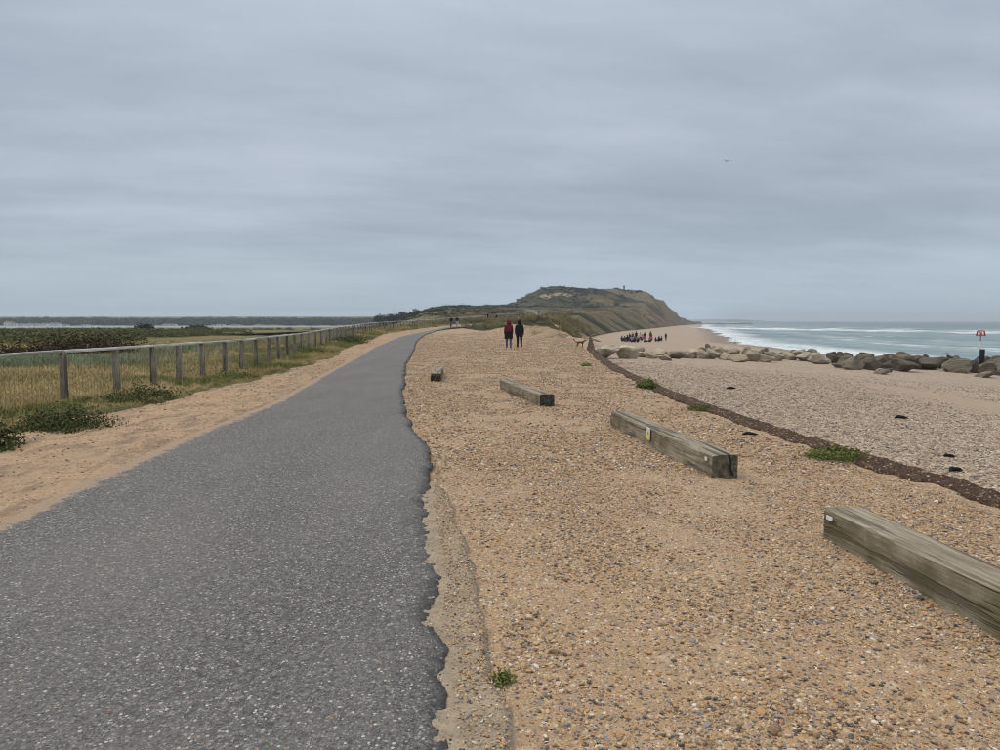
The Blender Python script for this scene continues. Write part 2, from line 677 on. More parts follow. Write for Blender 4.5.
def m_concrete(nt):
    c = nt.coord()
    v1 = nt.voro(c, 70)
    r1 = nt.xyz(v1.outputs['Color'])
    fine = nt.noise(c, 140, 2, .65)
    mid = nt.noise(c, 7, 5, .6)
    col = nt.mix(fine, (.175, .138, .098), (.40, .33, .24))
    col = nt.mix(nt.sstep(mid, .38, .62, 0, .6), col, (.40, .32, .225))
    col = nt.mix(nt.sstep(nt.noise(c, 30, 5, .75), .48, .66, 0, .65), col, (.15, .118, .082))
    m1 = nt.math('MULTIPLY', nt.math('LESS_THAN', r1[1], .30), nt.sstep(v1.outputs['Distance'], .38, .5, 1, 0))
    col = nt.mix(m1, col, pebble_ramp(nt, r1[0]))
    b = nt.bump(nt.math('ADD', nt.math('MULTIPLY', fine, .5), nt.math('ADD', m1, nt.math('MULTIPLY', mid, 2.5))), .7, .012)
    return {'Base Color': col, 'Normal': b}


material('concrete', m_concrete, .93, .2)


def m_field(nt):
    c = nt.coord()
    n1 = nt.noise(c, .06, 4, .6)
    n2 = nt.noise(c, .5, 4, .65)
    n3 = nt.noise(nt.scale(c, (6, 6, 1)), 3, 3, .7)
    col = nt.mix(nt.sstep(n2, .35, .65), (.21, .17, .075), (.12, .13, .052))
    col = nt.mix(nt.sstep(n1, .45, .62), col, (.25, .195, .092))
    col = nt.mix(nt.sstep(n3, .4, .7, 0, .55), col, (.062, .062, .030))
    b = nt.bump(nt.math('ADD', n3, n2), .8, .12)
    return {'Base Color': col, 'Normal': b}


material('field', m_field, .95, .1)


def m_heath(nt):
    c = nt.coord()
    x, y, z = nt.xyz(c)
    n1 = nt.noise(c, .035, 4, .6)
    n2 = nt.noise(c, .16, 5, .65)
    n3 = nt.noise(c, .9, 3, .7)
    veg = nt.mix(nt.sstep(n2, .36, .58), (.125, .108, .052), (.040, .044, .020))
    veg = nt.mix(nt.sstep(n1, .50, .62, 0, .8), veg, (.165, .135, .072))
    veg = nt.mix(nt.sstep(n3, .40, .64, 0, .75), veg, (.026, .030, .015))
    # cliff: strata of sand, clay and ironstone
    zl = nt.math('MULTIPLY_ADD', n2, 5.0, z)
    st = nt.noise(nt.scale(nt.coord(), (.015, .015, .55)), 1.0, 4, .7)
    rock = nt.ramp(nt.sstep(st, .3, .7), [(0, (.150, .100, .058)), (.3, (.25, .175, .100)), (.5, (.33, .245, .150)), (.68, (.19, .120, .066)), (.85, (.37, .285, .18)), (1, (.23, .165, .105))])
    gs = nt.noise(nt.scale(c, (.02, .11, .03), (0, 0, .3)), 1.0, 5, .7)
    rock = nt.mix(nt.sstep(gs, .46, .60, 0, .8), rock, (.085, .075, .045))
    rock = nt.mix(nt.sstep(n3, .45, .7, 0, .5), rock, (.11, .085, .052))
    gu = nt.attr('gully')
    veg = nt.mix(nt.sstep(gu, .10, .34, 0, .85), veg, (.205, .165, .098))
    veg = nt.mix(nt.sstep(gu, .04, .14, nt.sstep(gu, -.5, .0, 0, .75), 0), veg, (.022, .024, .012))  # dark gully scrub, its tone also painting shade into the folds
    rock = nt.mix(nt.sstep(gu, .03, .16, .75, 0), rock, (.075, .062, .038))  # gully bottoms on the bare cliff coloured darker to stand for shade
    cf = nt.math('ADD', nt.attr('cliff'), nt.math('MULTIPLY_ADD', n2, .9, -.45))
    col = nt.mix(nt.sstep(cf, .40, .62), veg, rock)
    sd_ = nt.math('ADD', nt.attr('bare'), nt.math('MULTIPLY_ADD', n3, .8, -.40))
    col = nt.mix(nt.sstep(sd_, .42, .60), col, nt.mix(n3, (.27, .195, .12), (.50, .375, .245)))
    n4 = nt.noise(c, .42, 5, .75)
    col = nt.mix(nt.sstep(n4, .46, .62, 0, .7), col, nt.mix(1.0, col, (.30, .30, .28), 'MULTIPLY'))
    col = nt.mix(nt.sstep(n4, .30, .42, .45, 0), col, (.23, .195, .13))
    b = nt.bump(nt.math('ADD', n4, nt.math('MULTIPLY', n2, 2)), .9, 1.6)
    return {'Base Color': col, 'Normal': b}


material('heath', m_heath, .95, .1)


def m_strip(nt):
    c = nt.coord()
    f = nt.noise(nt.scale(c, (1, .5, 1)), 55, 4, .7)
    v = nt.voro(c, 26)
    col = nt.mix(nt.sstep(f, .3, .7), (.030, .020, .015), (.125, .080, .056))
    r = nt.xyz(v.outputs['Color'])
    m = nt.math('MULTIPLY', nt.math('LESS_THAN', r[1], .30), nt.sstep(v.outputs['Distance'], .3, .45, 1, 0))
    col = nt.mix(m, col, pebble_ramp(nt, r[0]))
    # gravel thrown over it
    g = nt.noise(c, 9, 5, .7)
    col = nt.mix(nt.math('MULTIPLY', nt.sstep(g, .56, .66), .65), col, nt.mix(f, (.20, .14, .09), (.46, .34, .22)))
    return {'Base Color': col, 'Normal': nt.bump(nt.math('ADD', f, m), .9, .02)}


material('matting', m_strip, .95, .1)


def wood(lo, hi, moss, ms=.0, along='y'):
    def fn(nt):
        c = nt.coord()
        oi = nt.rand()
        c = nt.vmath('ADD', c, nt.new('ShaderNodeObjectInfo').outputs['Location'])
        sc = {'y': (1, .05, 1), 'z': (1, 1, .07), 'x': (.05, 1, 1)}[along]
        g = nt.noise(nt.scale(c, sc), 38, 5, .7)
        g2 = nt.noise(nt.scale(c, sc), 9, 4, .6)
        bl = nt.noise(c, 2.6, 4, .6)
        col = nt.mix(nt.sstep(g, .3, .72), lo, hi)
        col = nt.mix(nt.sstep(g2, .54, .60, 0, .75), col, tuple(q * .32 for q in lo))
        nz = nt.xyz(nt.new('ShaderNodeNewGeometry').outputs['Normal'])[2]
        side = nt.sstep(nz, .2, .8, 1, 0)
        mm = nt.math('MULTIPLY', nt.math('MULTIPLY', side, nt.sstep(bl, .38, .62)), ms)
        col = nt.mix(mm, col, moss)
        col = nt.mix(nt.sstep(nt.noise(c, 1.3, 3), .4, .7, 0, .35), col, tuple(q * .6 for q in lo))
        b = nt.bump(nt.math('ADD', g, nt.math('MULTIPLY', nt.sstep(g2, .54, .60), -1.2)), .7, .012)
        return {'Base Color': col, 'Normal': b, 'Roughness': .88}
    return fn


material('timber', wood((.165, .135, .092), (.40, .345, .255), (.105, .088, .038), .7))
material('end_grain_pale', lambda nt: nt.mix(nt.sstep(nt.noise(nt.coord(), 14, 5, .7), .35, .68), (.06, .052, .035), (.185, .165, .115)), .95)
material('end_grain', lambda nt: nt.mix(nt.sstep(nt.noise(nt.coord(), 14, 5, .7), .35, .68), (.018, .016, .013), (.105, .092, .068)), .95)
material('fence_post', wood((.175, .148, .115), (.37, .325, .265), (.07, .075, .04), .25, 'z'))
material('fence_rail', wood((.34, .32, .285), (.62, .59, .54), (.2, .2, .15), .15, 'x'))
material('wire', lambda nt: (.13, .13, .125), .6, .4)


def m_rock(nt):
    c = nt.coord()
    oi = nt.new('ShaderNodeObjectInfo')
    c = nt.vmath('ADD', c, nt.vmath('MULTIPLY', oi.outputs['Location'], (3.1, 1.7, .5)))
    n1 = nt.noise(c, 1.4, 5, .65)
    n2 = nt.noise(c, 9, 4, .7)
    col = nt.ramp(oi.outputs['Random'], [(0, (.30, .245, .175)), (.35, (.37, .315, .235)), (.6, (.235, .20, .155)), (.85, (.40, .345, .26)), (1, (.27, .23, .18))])
    col = nt.mix(nt.sstep(n1, .46, .64, 0, .6), col, (.11, .090, .064))
    col = nt.mix(nt.sstep(n2, .4, .7, 0, .35), col, (.46, .40, .31))
    col = nt.mix(1.0, col, oi.outputs['Color'], 'MULTIPLY')
    return {'Base Color': col, 'Normal': nt.bump(nt.math('ADD', n1, nt.math('MULTIPLY', n2, .8)), 1.0, .22)}


material('rock', m_rock, .93, .2)


def m_pebble(nt):
    r = nt.rand()
    c = nt.coord()
    col = pebble_ramp(nt, r)
    n = nt.noise(c, 2.5, 3, .6)
    col = nt.mix(nt.sstep(n, .35, .7, 0, .45), col, (.42, .29, .17))
    return col


material('pebble', m_pebble, .7, .35)


def m_shingle(nt):
    col = nt.ramp(nt.rand(), [(0, (.07, .068, .065)), (.10, (.24, .195, .155)), (.26, (.42, .32, .215)), (.42, (.50, .40, .29)), (.58, (.39, .27, .165)), (.72, (.28, .24, .20)), (.84, (.58, .49, .38)), (.95, (.66, .61, .54))], 'CONSTANT')
    return nt.mix(nt.sstep(nt.noise(nt.coord(), 2.5, 3, .6), .35, .7, 0, .5), col, (.33, .255, .185))


material('shingle', m_shingle, .75, .3)


def foliage(stops, tip=.0):
    def fn(nt):
        r = nt.rand()
        g = nt.new('ShaderNodeNewGeometry').outputs['Random Per Island']
        lo = nt.noise(nt.new('ShaderNodeObjectInfo').outputs['Location'], .22, 3, .6)
        f = nt.math('ADD', nt.math('MULTIPLY_ADD', r, .3, nt.sstep(lo, .3, .7, 0, .4)), nt.math('MULTIPLY', g, .3))
        return nt.ramp(f, stops)
    return fn


material('leaf_dark', foliage([(0, (.022, .028, .008)), (.4, (.055, .068, .018)), (.75, (.11, .12, .032)), (1, (.21, .19, .065))]), .7, .25)
material('leaf_green', foliage([(0, (.055, .075, .016)), (.5, (.12, .145, .034)), (1, (.23, .24, .08))]), .7, .25)
material('leaf_brown', foliage([(0, (.022, .016, .011)), (.5, (.048, .034, .023)), (1, (.11, .082, .05))]), .9, .1)
material('leaf_gorse', foliage([(0, (.045, .050, .018)), (.45, (.10, .110, .036)), (.8, (.155, .158, .054)), (1, (.20, .14, .08))]), .85, .15)
material('leaf_evergreen', foliage([(0, (.014, .022, .012)), (.6, (.030, .042, .020)), (1, (.060, .070, .032))]), .8, .2)
material('straw', foliage([(0, (.20, .148, .062)), (.5, (.39, .30, .135)), (1, (.58, .47, .26))]), .85, .15)
material('grass', foliage([(0, (.095, .108, .030)), (.5, (.19, .195, .062)), (1, (.36, .32, .14))]), .8, .15)
material('marram', foliage([(0, (.12, .15, .085)), (.5, (.22, .26, .155)), (1, (.36, .37, .22))]), .8, .15)
material('dune_grass', foliage([(0, (.070, .066, .032)), (.5, (.205, .175, .088)), (1, (.42, .35, .20))]), .85, .1)
material('bark', lambda nt: nt.mix(nt.noise(nt.coord(), 6, 4), (.045, .036, .028), (.11, .09, .07)), .95)


def m_sea(nt):
    c = nt.coord()
    q = nt.attr('q')
    b1 = nt.attr('b1')
    ru = nt.attr('run')
    nA = nt.noise(nt.scale(c, (.06, .018, 1), (0, 0, .28)), 1.0, 5, .6)
    nB = nt.noise(nt.scale(c, (.16, .05, 1), (0, 0, .28)), 1.0, 5, .65)
    nC = nt.noise(nt.scale(c, (.020, .0065, 1), (0, 0, .22)), 1.0, 4, .6)
    nF = nt.noise(nt.scale(c, (.9, .35, 1), (0, 0, .28)), 1.0, 4, .7)
    j = nt.math('MULTIPLY_ADD', nA, 26, -13)
    brk = nt.sstep(nt.noise(nt.scale(c, (.012, .009, 1)), 1.0, 3, .6), .32, .50, .35, 1)
    def band(a, c0, w, thr):
        d = nt.math('ABSOLUTE', nt.math('SUBTRACT', nt.math('ADD', a, j), c0))
        k = nt.sstep(d, w * .35, w, 1, 0)
        k = nt.math('MULTIPLY', k, brk)
        return nt.math('MULTIPLY', k, nt.sstep(nt.math('MULTIPLY_ADD', nF, .45, nt.math('MULTIPLY', nB, .55)), thr, thr + .16))
    wash = nt.sstep(nt.math('ADD', q, nt.math('MULTIPLY_ADD', nA, 30, -15)), 2, 20, 1, 0)
    wash = nt.math('MULTIPLY', wash, nt.sstep(nt.math('MULTIPLY_ADD', nF, .5, nt.math('MULTIPLY', nB, .5)), .36, .56, .25, .9))
    f = nt.math('MAXIMUM', wash, band(q, 40, 9, .46))
    f = nt.math('MAXIMUM', f, nt.math('MULTIPLY', band(b1, 0, 34, .37), .9))
    f = nt.math('MAXIMUM', f, nt.math('MULTIPLY', band(b1, 95, 24, .46), .85))
    f = nt.math('MAXIMUM', f, nt.math('MULTIPLY', band(b1, 190, 40, .50), .7))
    cap = nt.math('MULTIPLY', nt.sstep(nB, .60, .67), nt.sstep(nC, .46, .58))
    f = nt.math('MAXIMUM', f, nt.math('MULTIPLY', cap, .8))
    milky = nt.math('ADD', nt.sstep(q, 30, 330, .75, .0), nt.math('MULTIPLY_ADD', nC, .5, -.25), clamp=True)
    col = nt.mix(milky, (.105, .170, .175), (.26, .345, .34))
    col = nt.mix(nt.sstep(nA, .38, .66, 0, .7), col, (.062, .108, .115))
    col = nt.mix(nt.sstep(nB, .42, .66, 0, .55), col, (.055, .098, .105))
    col = nt.mix(f, col, (.74, .77, .78))
    b = nt.bump(nt.math('ADD', nt.math('MULTIPLY', nA, 1.5), nt.math('ADD', nB, nt.math('MULTIPLY', nF, .35))), .55, 1.1)
    return {'Base Color': col, 'Roughness': nt.math('MULTIPLY_ADD', f, .5, .32), 'Normal': b}


material('sea', m_sea, .3, .4)
material('harbour', lambda nt: {'Base Color': (.16, .20, .22), 'Normal': nt.bump(nt.noise(nt.scale(nt.coord(), (.1, .03, 1)), 1, 4), .2, .3)}, .2, .5)


def flat(name, col, rough=.85, var=.18, sc=30):
    material(name, lambda nt: nt.mix(nt.noise(nt.coord(), sc, 3), tuple(q * (1 - var) for q in col), tuple(min(1, q * (1 + var)) for q in col)), rough, .2)


for n_, c_ in (('cloth_maroon', (.135, .016, .028)), ('cloth_black', (.012, .012, .014)), ('cloth_navy', (.018, .022, .040)), ('denim', (.060, .115, .22)),
               ('cloth_grey', (.10, .10, .115)), ('cloth_pale', (.42, .44, .48)), ('cloth_pink', (.60, .05, .22)), ('cloth_green', (.03, .085, .05)), ('cloth_yellow', (.65, .45, .05)),
               ('cloth_lilac', (.26, .22, .38)), ('cloth_red', (.40, .03, .03)), ('skin', (.42, .25, .18)), ('hair_dark', (.03, .022, .016)), ('hair_fair', (.22, .15, .08)), ('shoe_white', (.55, .55, .54)),
               ('dog_coat', (.17, .070, .028)), ('ball_orange', (.75, .14, .04))):
    flat(n_, c_)
flat('mark_red', (.42, .035, .035), .6, .12, 8)
flat('pole_white', (.50, .47, .44), .6, .2, 5)
flat('pile_dark', (.018, .017, .017), .9, .4, 6)
flat('plate_white', (.66, .66, .64), .5, .1)
flat('sign_yellow', (.68, .55, .04), .5, .1)
flat('sign_black', (.02, .02, .02), .5, .1)
flat('house_white', (.80, .79, .77), .9, .08, .5)
flat('house_cream', (.70, .66, .58), .9, .08, .5)
flat('roof_tile', (.16, .10, .08), .9, .2, .5)
flat('roof_slate', (.13, .13, .14), .9, .2, .5)
flat('window_glass', (.05, .06, .07), .2, .1)
flat('groyne_stone', (.060, .055, .050), .95, .3, .4)
flat('seaweed', (.016, .014, .013), .8, .4, 40)
flat('driftwood', (.52, .48, .43), .9, .2, 30)
flat('lookout', (.14, .14, .14), .8)
flat('gull', (.5, .5, .5), .8)

# ------------------------------------------------------------------ boundary lines, read off the ground
PR_PX = [(448, 746), (442, 710), (446, 658), (430, 618), (438, 586), (434, 550), (427, 506), (428, 486), (432, 462), (428, 448), (412, 429), (405, 411), (402.5, 395), (405, 380),
         (406, 365), (414, 350), (417, 341), (425, 335), (437, 331), (450, 329), (465, 327.9), (482, 327.1)]
PL_PX = [(0, 532), (100, 482), (200, 436), (282, 402), (337, 369), (372, 349), (400, 337), (425, 331.6), (448, 328.2), (465, 326.9), (481, 326.0)]
CR_PX = [(526, 750), (522, 706), (512, 692), (500, 675), (498, 642), (488, 598), (476, 554), (462, 518), (454, 494), (436, 478), (428, 455)]
flatland = lambda x, y: ip(y, PLATE) + 0 * x
PRp = [hit(u, v, 0, flatland) for u, v in PR_PX]
PLp = [hit(u, v, 0, flatland) for u, v in PL_PX]
CRp = [hit(u, v, 0, flatland) for u, v in CR_PX]
PR = [(-30, .35), (0, -.10)] + [(p.y, p.x) for p in PRp]
PL = [(-30, -3.3), (0, -3.75)] + [(p.y, p.x) for p in PLp]
CR = [(-30, .8), (1.5, .28)] + [(p.y, p.x) for p in CRp]
PR.sort(); PL.sort(); CR.sort()
# fence line from its top rail, 1.09 m above the ground
FE_PX = [(-120, 365.5), (0, 356.3), (62, 352), (116, 348.9), (152, 346.6), (178, 344.8), (202, 343.3), (241, 340.6), (268, 337.6), (302, 333.6), (327, 329.4), (345, 326.4), (372, 323.2), (400, 321.6), (425, 320.7), (448, 320.0), (470, 319.6), (486, 319.4)]
FEp = [hit(u, v, 1.09, flatland) if v > 324 else None for u, v in FE_PX]
FEp = [p for p in FEp if p] + [at(372, 323.2, 74), at(400, 322.1, 92), at(425, 321.2, 110), at(448, 320.5, 128), at(470, 320.2, 142), at(484, 319.8, 156)]
FEp = [Vector((FEp[0].x - .6, -8, 0)), Vector((FEp[0].x - .25, 5, 0))] + FEp
FX = sorted((p.y, p.x) for p in FEp)


def wob(y, a, s, seed):
    return a * 2 * fbm(np.asarray(y) / s, np.zeros_like(np.asarray(y, float)) + seed, 3, seed)


def pr_edge(y):
    y = np.asarray(y, float)
    return ip(y, PR) + wob(y, .040, .16, 3) + wob(y, .012, .05, 5) + wob(y, .07, .9, 4) * ss(y, 3, 12)


def veg(y):
    y = np.asarray(y, float)
    return ip(y, FX) + ip(y, [(0, 1.5), (12, 1.6), (20, 1.35), (30, 1.7), (60, 2.0), (110, 2.2)]) + wob(y, .5, 2.2, 9)


rowsN = np.concatenate([np.linspace(-10, 1.2, 40)[:-1], np.exp(np.linspace(math.log(1.2), math.log(128), 520))])


def zone(name, xl, xr, ncol, dz, mat, rows=rowsN, label=None, warp=None, attrs=None):
    t = np.linspace(0, 1, ncol)
    if warp:
        t = warp(t)
    Y = np.repeat(rows[:, None], ncol, 1)
    X = xl(rows)[:, None] * (1 - t) + xr(rows)[:, None] * t
    Z = H(X, Y) + dz(X, Y)
    me = gridmesh(name, X, Y, Z, attrs(X, Y) if attrs else None)
    o = obj(name, me, mat)
    return tag(o, kind='structure')


# gravel bank between path and matting
def gravel_dz(X, Y):
    near = 1 - ss(Y, 12, 40)
    r = fbm(X / .9, Y / .9, 3, 12) * .07 + fbm(X / .16, Y / .16, 3, 13) * .035 * near + fbm(X / .05, Y / .05, 2, 14) * .018 * (1 - ss(Y, 4, 10))
    yend = ip(X, [(-12, 116), (-6, 108), (-3, 91), (0, 76), (2, 66), (5, 62), (7, 63), (20, 64)])
    return r - .035 - .35 * ss(Y, yend - 2, yend + 3)


zone('gravel_bank', lambda y: ip(y, PR) - .35, lambda y: ip(y, SL) + .12, 190, gravel_dz, 'gravel', rows=rowsN[rowsN < 120])


# sand verge between path and fence
def verge_dz(X, Y):
    pl = ip(Y, PL)
    over = wob(Y, .10, .5, 31) + wob(Y, .14, 2.0, 32)
    r = fbm(X / .5, Y / .7, 4, 18) * .09 + fbm(X / .12, Y / .12, 2, 19) * .018 * (1 - ss(Y, 10, 30))
    return r + .045 - .13 * ss(X - pl - over * 1.4, -.40, .40)


zone('sand_verge', lambda y: veg(y) - .6, lambda y: ip(y, PL) + .55, 80, verge_dz, 'sand')

# asphalt path as a ribbon with a broken right-hand edge
nS = 1150
tt = np.concatenate([np.linspace(-10, 1.0, 30)[:-1], np.exp(np.linspace(0, math.log(126), nS))])
cols = np.concatenate([np.linspace(0, .9, 26), np.linspace(.92, 1, 9)])
Y = np.repeat(tt[:, None], len(cols), 1)
XLp = ip(tt, PL)[:, None] - .1
XRp = pr_edge(tt)[:, None]
X = XLp * (1 - cols) + XRp * cols
yb = tt[:, None] + 0 * X
dR = XRp - X
dL = X - (XLp + .1)
bite = fbm(X / .05, Y / .05, 2, 44) * .03 * (1 - ss(dR, 0, .12)) * (1 - ss(Y, 6, 14))
Z = H(X, Y) + .035 + .16 * ss(Y, 80, 100) + fbm(X / 1.3, Y / 1.3, 3, 45) * .025 - .022 * (1 - ss(dR, 0, .10)) + bite
Xs = X[:, -1:] + .012
Zs = Z[:, -1:] - .11
X2 = np.concatenate([X, Xs], 1)
Y2 = np.concatenate([Y, Y[:, -1:]], 1)
Z2 = np.concatenate([Z, Zs], 1)
edge = 1 - ss(dR + fbm(X / .1, Y / .1, 2, 46) * .08, .0, .13)
edge = np.concatenate([edge, np.ones_like(Xs)], 1)
sandy = 1 - ss(dL, -.15, .34)
sandy = np.concatenate([sandy, 0 * Xs], 1)
tag(obj('asphalt_path', gridmesh('asphalt_path', X2, Y2, Z2, {'edge': edge, 'sandy': sandy}), 'asphalt'), kind='structure')

# crumbling lean concrete foundation strip beside the path
yy = np.concatenate([np.linspace(-3, 1, 20)[:-1], np.linspace(1, 9.6, 330)])
t = np.linspace(0, 1, 46)
Y = np.repeat(yy[:, None], len(t), 1)
xl_ = ip(yy, PR)[:, None] - .15
xr_ = (ip(yy, CR) + wob(yy, .03, .22, 51))[:, None]
X = xl_ * (1 - t) + xr_ * t
X = np.where(Y > 8.2, xl_ + (X - xl_) * np.clip((9.6 - Y) / 1.4, .02, 1), X)
dr = X[:, -1:] - X
Z = H(X, Y) + .014 + fbm(X / .35, Y / .5, 3, 52) * .035 + fbm(X / .09, Y / .09, 4, 53, .65) * .034 - .09 * (1 - ss(dr, -.01, .10)) - .12 * ss(Y, 8.6, 9.6)
tag(obj('concrete_foundation', gridmesh('concrete_foundation', X, Y, Z), 'concrete'), kind='structure')

# field on the landward side of the fence
rf = np.concatenate([np.linspace(-12, 2, 24)[:-1], np.exp(np.linspace(math.log(2), math.log(640), 330))])
s = np.concatenate([np.linspace(0, 6, 50)[:-1], np.exp(np.linspace(math.log(6), math.log(640), 110))])
Y = np.repeat(rf[:, None], len(s), 1)
V0 = np.where(rf < 128, veg(rf), ip(rf, XL) + 3)[:, None] + .35
X = V0 - s[None, :]
up = .05 - .16 * (1 - ss(s[None, :], 0, .55)) + .06 * np.exp(-((s[None, :] - 1.5) / 1.0) ** 2) * (1 - ss(Y, 90, 128))
Z = H(X, Y) + up + fbm(X / .8, Y / .8, 3, 61) * .10 + fbm(X / 6, Y / 6, 3, 62) * .3 * ss(s[None, :], 5, 25)
X = X[:, ::-1]; Z = Z[:, ::-1]
tag(obj('field', gridmesh('field', X, Y, Z), 'field'), kind='structure')

# dune heath and headland
rh = np.concatenate([np.arange(56, 130, .8), np.exp(np.linspace(math.log(130), math.log(1400), 330))])
t = np.linspace(0, 1, 260) ** .85
lx = np.where(rh < 128, ip(rh, PR) - 2, ip(rh, XL) - ip(rh, WL) - 25)
lx = np.where(rh < 128, np.minimum(lx, 4), lx)
rx = ip(rh, SL) + 7
Y = np.repeat(rh[:, None], len(t), 1)
X = lx[:, None] * (1 - t) + rx[:, None] * t
Zb = H(X, Y)
inl = ip(Y, SL) - X
yend = ip(X, [(-12, 117), (-6, 109), (-3, 92), (0, 77), (2, 67), (5, 63), (7, 64), (20, 65)]) + fbm(X / 2.0, Y / 2.0, 3, 66) * 5
msk = ss(Y, yend - 1, yend + 1.5) * ss(inl, -5, 0)
Z = Zb - .22 + .27 * msk + fbm(X / 1.2, Y / 1.6, 3, 67) * .22 * msk * (1 - ss(Y, 150, 300))
e = 1.5
sx_ = (H(X + e, Y) - H(X - e, Y)) / (2 * e)
sy_ = (H(X, Y + e) - H(X, Y - e)) / (2 * e)
slp = np.hypot(sx_, sy_)
hgt = Zb - ip(Y, ZF)
cliff = ss(slp, .36, .7) * ss(Y, 300, 470) * ss(120 - inl, 0, 40)
cliff = cliff * (.45 + .5 * ss(Y, 430, 560))
gully = np.abs(fbm((Y * .95 + X * .3) / 38, X / 300, 3, 61)) * 2.0 + fbm(X / 6, Y / 12, 3, 62) * .16  # gully mask for scrub growth and the shade painted into the colour
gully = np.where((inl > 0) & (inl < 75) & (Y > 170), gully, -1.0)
bare = np.zeros_like(X)
for (u0, v0, ru, rv) in ((545, 297, 7, 2.2), (557, 294.5, 8, 1.7), (570, 295, 9, 2.0)):
    U = 500 + F * X / (Y * CP)
    Vv = 375 - F * ((Zb - CAMZ) + Y * math.tan(PITCH)) / Y
    bare = np.maximum(bare, (1 - ss(np.hypot((U - u0) / ru, (Vv - v0) / rv), .5, 1.2)) * (np.abs(Y - 640) < 120 if v0 < 300 else (Y > 180) & (Y < 520)))
bare = np.maximum(bare, .9 * ss(slp, .25, .5) * (1 - ss(Y, 70, 86)))
bare = np.maximum(bare, (1 - ss(inl, -3, 1.2)) * (Y > 58))
bare = np.maximum(bare, (1 - ss(Y - yend, 1.5, 6)) * (X > 1.0) * (Y > 60) * 1.0)
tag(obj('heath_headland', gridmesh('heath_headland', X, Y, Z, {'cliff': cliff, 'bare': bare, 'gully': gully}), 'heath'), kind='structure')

# paler track climbing the heath
tl = [hit(u, v) for u, v in ((538, 318.8), (535, 315.6), (531.5, 312.8), (527, 311), (522.5, 309.8))]
tr = [hit(u, v) for u, v in ((547, 318.8), (541.5, 315.2), (537.5, 312.2), (532, 310.3), (525.5, 309.2))]
n = 60
k = np.linspace(0, len(tl) - 1, n)
A = np.array([[np.interp(q, range(len(tl)), [p[i] for p in tl]) for i in range(2)] for q in k])
B = np.array([[np.interp(q, range(len(tr)), [p[i] for p in tr]) for i in range(2)] for q in k])
t = np.linspace(0, 1, 14)
X = A[:, :1] * (1 - t) + B[:, :1] * t
Y = A[:, 1:] * (1 - t) + B[:, 1:] * t
tag(obj('hill_track', gridmesh('hill_track', X[:, :], Y, H(X, Y) + .34), 'asphalt'), kind='structure')

# beach
rb = np.concatenate([np.linspace(-12, 2, 30)[:-1], np.exp(np.linspace(math.log(2), math.log(1500), 420))])
t = np.linspace(0, 1, 190) ** 1.7
X0 = ip(rb, SL) - np.where(rb > 60, 1.0, .05)
X1 = ip(rb, SH) + 45
Y = np.repeat(rb[:, None], len(t), 1)
X = X0[:, None] * (1 - t) + X1[:, None] * t
Z = H(X, Y)
Z = Z + (fbm(X / 1.6, Y / 2.4, 3, 71) * .12 + fbm(X / .25, Y / .25, 3, 72) * .03 * (1 - ss(Y, 15, 40))) * ss(X - ip(Y, SL), .1, .8)
Z = Z - .10 * (1 - ss(X - ip(Y, SL), -.1, .25)) * (Y < 60)
wet = ss(X - ip(Y, SH), -13, -3)
U = 500 + F * X / (Y * CP + 1e-6)
hollow = lambda X, Y: np.exp(-((X - (15.0 + .15 * (Y - 24) + 1.2 * fbm(Y / 4, X * 0, 2, 75))) / 2.0) ** 2) * ss(Y, 13, 18) * (1 - ss(Y, 28, 36))
sy = hollow(X, Y) * .95
sy = np.maximum(sy, ss(Y, 45, 140) * (1 - ss((X - ip(Y, SL)) / (ip(Y, SH) - ip(Y, SL)), .25, .65)) * .6)
tag(obj('beach', gridmesh('beach', X, Y, Z, {'wet': wet, 'sandy': sy}), 'beach'), kind='structure')

# sea
rs = np.concatenate([np.linspace(-300, 40, 30)[:-1], np.exp(np.linspace(math.log(40), math.log(7000), 300))])
s = np.concatenate([np.linspace(-16, 60, 70)[:-1], np.exp(np.linspace(math.log(60), math.log(7000), 170))])
Y = np.repeat(rs[:, None], len(s), 1)
X = ip(rs, SH)[:, None] + s[None, :] + np.where(s[None, :] > 60, 0, 0)
X = np.where(Y > 1500, X - (Y - 1500) * .75 * 0, X)
q = X - ip(Y, SH)
b1 = X - (250 - .27 * (Y - 350)) + fbm(X / 60, Y / 90, 3, 81) * 40
amp = ss(q, 8, 80)
ph = (q - fbm(X / 120, Y / 160, 3, 82) * 40) / 34 * 2 * math.pi
Z = SEA + amp * (.22 * np.sin(ph) + fbm(X / 14, Y / 30, 3, 83) * .7) * (1 - ss(Y, 900, 2500)) + .75 * np.exp(-(b1 / 9) ** 2) * (Y < 1200) + .5 * np.exp(-((b1 - 95) / 8) ** 2) * (Y < 1200)
Z = Z + .05 * (1 - ss(q, 0, 10))
tag(obj('sea', gridmesh('sea', X, Y, Z, {'q': q, 'b1': b1}), 'sea'), kind='structure')

# harbour water on the far left
X, Y = np.meshgrid(np.linspace(-2600, -30, 60), np.linspace(380, 2400, 40))
tag(obj('harbour_water', gridmesh('harbour_water', X, Y, 0 * X - 4.35), 'harbour'), kind='structure')

# far shore beyond the harbour
X, Y = np.meshgrid(np.linspace(-2600, -60, 220), np.exp(np.linspace(math.log(830), math.log(3200), 40)))
Z = -5.2 + 6.0 * ss(Y, 835, 1100) + 16 * ss(Y, 1100, 2600) + fbm(X / 220, Y / 260, 4, 91) * 7 * ss(Y, 850, 1200)
tag(obj('far_shore', gridmesh('far_shore', X, Y, Z), 'field'), kind='structure')

